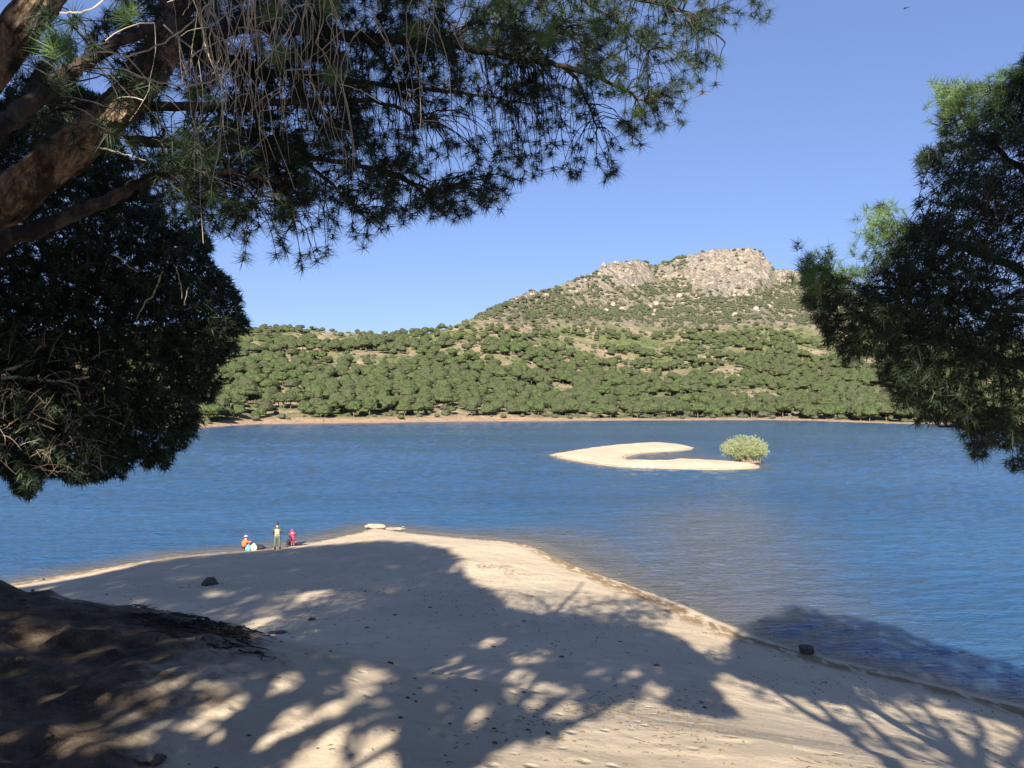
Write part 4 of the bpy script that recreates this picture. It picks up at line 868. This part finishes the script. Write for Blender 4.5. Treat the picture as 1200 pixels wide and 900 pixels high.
# needle litter, pebbles and twigs on the sand
rgD = np.random.default_rng(88); n = 5200
gxy = np.column_stack([rgD.uniform(-20, 16, n), rgD.uniform(8, 46, n)]); dn = fbm(gxy[:, 0]*.35, gxy[:, 1]*.35, seed=91); k = (rgD.random(n) < sstep(.42, .7, dn)*.8+.12) & (bil(GS, gxy[:, 0], gxy[:, 1]) > 1.5); gxy = gxy[k]
mb = MB(); v1, f1 = ICO[1]
for x_, y_ in gxy:
    h_ = float(zfine(np.array([x_]), np.array([y_]))[0]); s_ = rgD.uniform(.012, .035)*(1+1.5*(rgD.random() < .04))
    mb.add(v1*np.array([s_*1.3, s_, s_*.7])+np.array([x_, y_, h_]), t=f1)
mb.build('pebbles', M['litter'], kind='stuff')
def debris(cx_, cy_, rx_, ry_, n, name='dry_debris', ln=(.1, .3)):
    mb = MB()
    for i in range(n):
        q = hit(rgD.normal(cx_, rx_), rgD.normal(cy_, ry_)); a_ = rgD.uniform(0, PI); l_ = rgD.uniform(*ln); dx, dy = math.cos(a_)*l_/2, math.sin(a_)*l_/2
        pts = [(q[0]-dx, q[1]-dy, G(q[0]-dx, q[1]-dy)+.01), (q[0]+rgD.normal(0, .02), q[1], q[2]+.02), (q[0]+dx, q[1]+dy, G(q[0]+dx, q[1]+dy)+.01)]
        limb(mb, pts, .005, .003, 4, 2)
    mb.build(name, M['litter'], kind='stuff')
debris(582, 664, 14, 2.2, 120); debris(598, 672, 8, 2.5, 60); debris(568, 664, 8, 1.2, 40)
debris(740, 830, 60, 14, 260, 'needle_litter', (.05, .16)); debris(820, 850, 30, 16, 100, 'needle_litter', (.05, .14)); debris(980, 888, 30, 8, 16, 'needle_litter', (.06, .2)); debris(660, 870, 120, 18, 90, 'needle_litter', (.04, .1))
debris(715, 675, 45, 12, 50, 'strand_debris', (.08, .3))

# ------------------------------------------------------------------ people, bags, bird
CM = dict(skin=plain('skin', (.50, .31, .21), .6), hair=plain('dark_hair', (.03, .022, .018), .7), cap=plain('dark_cap', (.035, .04, .045), .8), vest=plain('pale_green_vest', (.42, .47, .24), .8, 14, .15),
          sleeve=plain('dark_sleeve', (.05, .06, .06), .85), trousers=plain('olive_trousers', (.10, .115, .075), .85, 10, .2), boots=plain('dark_boots', (.02, .02, .022), .6), red=plain('red_coat', (.60, .035, .07), .7, 12, .15), darkred=plain('crimson_trousers', (.32, .02, .04), .8, 12, .2),
          orange=plain('orange_jacket', (.75, .13, .05), .7, 12, .15), hat=plain('pink_hat', (.75, .30, .30), .8), teal=plain('turquoise_cloth', (.10, .50, .50), .7, 12, .15), cream=plain('cream_cloth', (.62, .58, .42), .8, 12, .12), dark=plain('black_cloth', (.02, .02, .024), .8, 14, .3), bird=plain('bird_feathers', (.03, .03, .035), .7))
def skin(name, chains, mat, parent, sub=2):
    """one continuous body grown along a joined skeleton; the first chain's first joint is the root"""
    vs = []; es = []; rs = []; idx = {}
    def vid(p, r):
        k_ = tuple(np.round(p, 4))
        if k_ not in idx: idx[k_] = len(vs); vs.append(tuple(float(q) for q in p)); rs.append(r)
        return idx[k_]
    for ch in chains:
        ids = [vid(p[:3], p[3]) for p in ch]; es += list(zip(ids[:-1], ids[1:]))
    me = bpy.data.meshes.new(name); me.from_pydata(vs, es, []); o = link(name, me, parent, (0, 0, 0)); me.materials.append(mat)
    o.modifiers.new('skin', 'SKIN'); me.skin_vertices if hasattr(me, 'skin_vertices') else None
    if not me.skin_vertices: me.attributes.new('skin', 'FLOAT', 'POINT')
    sv = me.skin_vertices[0].data
    for i, r in enumerate(rs): rr = r if isinstance(r, tuple) else (r, r); sv[i].radius = rr
    sv[0].use_root = True
    s_ = o.modifiers.new('smooth', 'SUBSURF'); s_.levels = s_.render_levels = sub
    for md in o.modifiers:
        if md.type == 'SKIN': md.use_smooth_shade = True
    return o
def blob(name, pts, mat, parent, sub=2, lump=.15, seed=1, loc=(0, 0, 0)):
    """ellipsoid-based solid: list of (centre, radii) merged in one mesh"""
    mb = MB(); v, f = ICO[sub]
    for i, (c_, r_) in enumerate(pts):
        n_ = 1+(vn(v[:, 0]*2+i*9+seed, v[:, 1]*2, v[:, 2]*2, seed=seed)-.5)*lump*2; mb.add(v*n_[:, None]*np.array(r_)+np.array(c_), t=f)
    return link(name, mb.mesh(name, mat, smooth=True), parent, loc)
def hand(w, d, side, s=1):
    """five curled finger chains from a wrist joint w pointing along d"""
    w = np.array(w[:3]); d = nrm(np.array(d, float)); sx = nrm(np.cross(d, [0, 0, 1.])); up = np.cross(sx, d); palm = w+d*.075*s; ch = [[(*w, .026*s), (*palm, (.032*s))]]
    for q, (o_, l_) in enumerate(((-.030, .070), (-.010, .080), (.010, .075), (.028, .058))):
        b = palm+sx*o_*s+d*.012*s; m_ = b+d*l_*.55*s-up*.010*s; e = m_+d*l_*.3*s-up*.035*s; ch.append([(*palm, .032*s), (*b, .010*s), (*m_, .009*s), (*e, .008*s)])
    b = w+d*.035*s+sx*.030*side*s; ch.append([(*w, .026*s), (*b, .012*s), (*(b+d*.035*s+sx*.025*side*s-up*.01*s), .010*s), (*(b+d*.065*s+sx*.022*side*s-up*.02*s), .008*s)])
    return ch
def head_features(root, c, s, hairmat, face=(0, 1, 0), cap=None):
    f = nrm(np.array(face, float)); sd = nrm(np.cross(f, [0, 0, 1.])); c = np.array(c)
    for q in (-1, 1): blob('ear', [(c+sd*q*.077*s, (.012*s, .022*s, .032*s))], CM['skin'], root, 1, 0); blob('eye', [(c+sd*q*.032*s+f*.088*s+np.array([0, 0, .008*s]), (.012*s,)*3)], CM['hair'], root, 1, 0)
    blob('nose', [(c+f*.104*s-np.array([0, 0, .02*s]), (.013*s, .018*s, .022*s))], CM['skin'], root, 1, 0); blob('mouth', [(c+f*.092*s-np.array([0, 0, .055*s]), (.022*s, .01*s, .007*s))], CM['darkred'], root, 1, 0)
    blob('hair', [(c-f*.022*s+np.array([0, 0, .022*s]), (.084*s, .098*s, .108*s))], CM['hair'], root, 2, .04)
def standing_man():
    g = hit(325, 644); root = empty('person', (g[0], g[1], g[2]), 'person standing with back turned, dark cap, pale green vest and olive trousers, facing the lake', 'person'); root.rotation_euler.z = .12
    hipL, hipR = (-.11, 0, .90, .095), (.11, 0, .90, .095); pel = (0, 0, .95, (.15, .12)); ch = [[pel, (0, .01, 1.12, (.145, .11)), (0, .0, 1.30, (.165, .115)), (0, .01, 1.44, (.12, .09)), (0, .015, 1.52, (.058, .058)), (0, .03, 1.60, (.078, .09)), (0, .035, 1.69, (.078, .095)), (0, .03, 1.75, (.055, .07))]]
    legs = [[pel, (-.11, 0, .86, .10), (-.15, .02, .50, .066), (-.17, -.01, .10, .045), (-.175, .10, .04, (.04, .035)), (-.18, .19, .03, (.04, .025))], [pel, (.11, 0, .86, .10), (.14, .03, .50, .066), (.15, 0, .10, .045), (.155, .11, .04, (.04, .035)), (.165, .20, .03, (.04, .025))]]
    arms = []; hands = []
    for q in (-1, 1):
        sh_ = (q*.20, 0, 1.42, .062); el_ = (q*.30, -.05, 1.15, .045); wr = (q*.13, .22, 1.10, .028); arms.append([(0, 0, 1.30, (.165, .115)), sh_, el_, wr]); hands += hand(wr, (-q*.5, 1, .1), -q)
    skin('body', ch+legs+arms+hands, CM['skin'], root)
    skin('trousers', [[(0, 0, .97, (.165, .13)), (0, 0, .90, (.165, .13))]]+[[(0, 0, .90, (.165, .13)), (q*.12, .01, .80, .115), (q*.148, .025, .50, .086), (q*.16, 0, .16, .070), (q*.16, 0, .09, .068)] for q in (-1, 1)], CM['trousers'], root)
    skin('sleeves', [[(0, 0, 1.38, (.15, .10)), (q*.215, 0, 1.43, .078), (q*.31, -.05, 1.15, .060), (q*.17, .18, 1.105, .045)] for q in (-1, 1)], CM['sleeve'], root)
    skin('vest', [[(0, 0, 1.00, (.175, .14)), (0, .0, 1.15, (.175, .14)), (0, 0, 1.30, (.195, .15)), (0, .0, 1.43, (.165, .125)), (0, .01, 1.48, (.10, .09))]], CM['vest'], root)
    mb = MB(); limb(mb, [(-.19, 0, 0.985), (0, -.15, .985), (.19, 0, .985), (0, .15, .985), (-.19, 0, .985)], .02, .02, 5, 5); mb2 = link('belt', mb.mesh('belt', CM['dark']), root, (0, 0, 0))
    for q in (-1, 1): blob('boot', [((q*.165, .05, .06), (.065, .14, .065)), ((q*.165, -.01, .13), (.06, .065, .09))], CM['boots'], root, 2, .03)
    head_features(root, (0, .033, 1.655), 1, CM['hair']); blob('cap', [((0, .02, 1.735), (.100, .115, .075)), ((0, .14, 1.715), (.07, .07, .014))], CM['cap'], root, 2, .02)
    mb = MB(); bb = MB(); limb(mb, [(-.12, .30, 1.08), (.05, .31, 1.10), (.12, .30, 1.10)], .022, .022, 6, 3); link('held_thing', mb.mesh('held_thing', CM['dark']), root, (0, 0, 0))
standing_man()
def child():
    g = hit(343, 640); root = empty('person', (g[0], g[1], g[2]), 'small person in a red hooded coat standing bent over, just right of the vested person', 'person'); root.rotation_euler.z = .3; s = .72
    pel = (0, 0, .58, (.10, .09)); tor = [pel, (0, .03, .72, (.105, .09)), (-.02, .10, .84, (.10, .08)), (-.03, .14, .90, (.045, .045)), (-.035, .18, .97, (.07, .08)), (-.035, .20, 1.04, (.065, .075)), (-.035, .20, 1.08, (.04, .05))]
    body = [tor]+[[pel, (q*.06, 0, .52, .066), (q*.07, .02, .30, .048), (q*.07, 0, .07, .034), (q*.07, .10, .03, (.03, .02))] for q in (-1, 1)]
    for q in (-1, 1):
        wr = (q*.12-.05, .30, .56, .022); body.append([(-.02, .10, .84, (.10, .08)), (q*.14-.02, .11, .83, .045), (q*.17-.03, .17, .68, .034), wr]); body += hand(wr, (-.2*q, .8, -.6), -q, .75)
    skin('body', body, CM['skin'], root)
    skin('coat', [[(0, 0, .48, (.15, .13)), (0, 0, .60, (.14, .125)), (0, .03, .72, (.135, .12)), (-.02, .10, .85, (.12, .10))]]+[[(-.02, .10, .85, (.12, .10)), (q*.15-.02, .11, .84, .062), (q*.18-.03, .17, .68, .050), (q*.14-.045, .27, .59, .040)] for q in (-1, 1)], CM['red'], root)
    skin('leggings', [[(0, 0, .56, (.12, .10)), (q*.06, 0, .48, .080), (q*.07, .02, .30, .060), (q*.07, 0, .09, .046)] for q in (-1, 1)], CM['darkred'], root)
    for q in (-1, 1): blob('boot', [((q*.07, .04, .045), (.05, .10, .05))], CM['boots'], root, 2, .03)
    head_features(root, (-.035, .20, 1.0), .85, CM['hair']); blob('hood', [((-.035, .165, 1.02), (.098, .092, .115))], CM['red'], root, 2, .04)
child()
def sitter():
    g = hit(286, 644); root = empty('person', (g[0], g[1], g[2]), 'person in orange jacket and pink hat sitting hunched on the sand by the turquoise bag', 'person'); root.rotation_euler.z = -.6
    pel = (0, 0, .14, (.15, .13)); body = [[pel, (0, .02, .32, (.14, .11)), (0, .08, .50, (.155, .11)), (0, .12, .60, (.10, .08)), (0, .14, .67, (.052, .052)), (0, .18, .75, (.074, .085)), (0, .19, .83, (.074, .09)), (0, .18, .88, (.05, .06))]]
    body += [[pel, (q*.11, .05, .15, .09), (q*.14, .42, .44, .066), (q*.13, .50, .08, .045), (q*.13, .60, .04, (.04, .025))] for q in (-1, 1)]
    for q in (-1, 1):
        wr = (q*.10, .46, .46, .027); body.append([(0, .08, .50, (.155, .11)), (q*.20, .10, .54, .058), (q*.26, .26, .38, .042), wr]); body += hand(wr, (-q*.4, 1, .1), -q)
    skin('body', body, CM['skin'], root)
    skin('jacket', [[(0, 0, .14, (.185, .16)), (0, .02, .32, (.175, .145)), (0, .08, .50, (.185, .14)), (0, .12, .60, (.12, .10))]]+[[(0, .08, .50, (.185, .14)), (q*.21, .10, .54, .076), (q*.27, .26, .38, .060), (q*.14, .42, .45, .045)] for q in (-1, 1)], CM['orange'], root)
    skin('trousers', [[(0, .02, .13, (.16, .13)), (q*.11, .08, .17, .105), (q*.14, .42, .43, .082), (q*.13, .49, .12, .060)] for q in (-1, 1)], CM['dark'], root)
    for q in (-1, 1): blob('boot', [((q*.13, .56, .05), (.05, .13, .055))], CM['boots'], root, 2, .03)
    head_features(root, (0, .18, .79), 1, CM['hair']); blob('hat', [((0, .165, .86), (.105, .12, .075)), ((0, .17, .835), (.15, .165, .015))], CM['hat'], root, 2, .02)
sitter()
def bag(px, py, size, mat, name, label, cat, seed, slump=.3):
    g = hit(px, py); root = empty(name, (g[0], g[1], g[2]), label, cat); v, f = ICO[3]; v = v.copy(); v = v/np.maximum(np.abs(v).max(1, keepdims=True)**.6, .01)
    n_ = 1+(fbm(v[:, 0]*1.6+seed, v[:, 1]*1.6, v[:, 2]*1.6, o=3, seed=seed)-.5)*slump*2; V = v*n_[:, None]*np.array(size); V[:, 2] += size[2]*.85; V[:, 0] *= 1-.25*np.clip(V[:, 2]/size[2]-1, 0, 1)
    mb = MB(); mb.add(V, t=f); link('bag_body', mb.mesh('bag_body', mat, smooth=True), root, (0, 0, 0))
    for q in (-1, 1):
        mb = MB(); limb(mb, [(-size[0]*.4, q*size[1]*.4, size[2]*1.6), (-size[0]*.2, q*size[1]*.5, size[2]*2.15), (size[0]*.2, q*size[1]*.5, size[2]*2.15), (size[0]*.4, q*size[1]*.4, size[2]*1.6)], .018, .018, 5, 4); link('handle', mb.mesh('handle', mat), root, (0, 0, 0))
bag(291, 645, (.17, .13, .17), CM['teal'], 'beach_bag', 'turquoise beach bag on the sand beside the sitting person in orange', 'bag', 3)
bag(297, 644.5, (.26, .18, .18), CM['cream'], 'beach_bag', 'cream coloured soft bag between the turquoise and the black bag', 'bag', 5)
bag(305, 643.5, (.28, .17, .13), CM['dark'], 'sports_bag', 'black slumped bag on the sand left of the standing person', 'bag', 8)
bag(338, 638, (.15, .12, .15), CM['dark'], 'small_bag', 'small black bag at the left side of the child in red', 'bag', 9)
def cloth():
    g = hit(352, 639); mb = MB(); xs, ys = np.meshgrid(np.linspace(-.5, .5, 24), np.linspace(-.3, .3, 14)); z = (fbm(xs*5, ys*5, seed=7)-.4)*.18; i = np.arange(xs.size).reshape(xs.shape)
    z = np.maximum(z, .02); top = np.stack([xs, ys, z], -1).reshape(-1, 3); q = np.stack([i[:-1, :-1], i[:-1, 1:], i[1:, 1:], i[1:, :-1]], -1).reshape(-1, 4); mb.add(top, q=q); mb.add(top-np.array([0, 0, .015]), q=q[:, ::-1])
    link('crumpled_blanket', mb.mesh('crumpled_blanket', CM['dark'], smooth=True), None, g, label='crumpled dark blanket on the sand right of the child in red', category='blanket')
cloth()
def bird():
    p = at(1061.5, 9.5, 62); root = empty('bird', p, 'dark bird gliding high in the blue sky at the upper right', 'bird'); root.rotation_euler = (0, -.3, .5)
    skin('body', [[(0, 0, 0, .042), (0, .09, .0, .036), (0, .14, .012, .022), (0, .17, .014, .021), (0, .20, .008, .006)], [(0, 0, 0, .042), (0, -.09, 0, .026), (0, -.16, 0, .012)]], CM['bird'], root)
    for q in (-1, 1):
        mb = MB(); P = [(0, .05, .01), (0, -.06, .01), (q*.14, .07, .05), (q*.14, -.05, .045), (q*.27, .02, .03), (q*.25, -.06, .03), (q*.35, -.07, .0)]
        V = np.array(P); mb.add(np.vstack([V, V-np.array([0, 0, .008])]), q=[(0, 1, 3, 2), (2, 3, 5, 4), (7, 8, 10, 9), (9, 10, 12, 11)], t=[(4, 5, 6), (11, 12, 13)]); link('wing', mb.mesh('wing', CM['bird']), root, (0, 0, 0))
    mb = MB(); mb.add([(-.02, -.12, .0), (.02, -.12, .0), (.05, -.25, 0), (-.05, -.25, 0), (-.02, -.12, -.006), (.02, -.12, -.006), (.05, -.25, -.006), (-.05, -.25, -.006)], q=[(0, 1, 2, 3), (4, 7, 6, 5), (0, 3, 7, 4), (1, 5, 6, 2), (2, 6, 7, 3)]); link('tail', mb.mesh('tail', CM['bird']), root, (0, 0, 0))
bird()
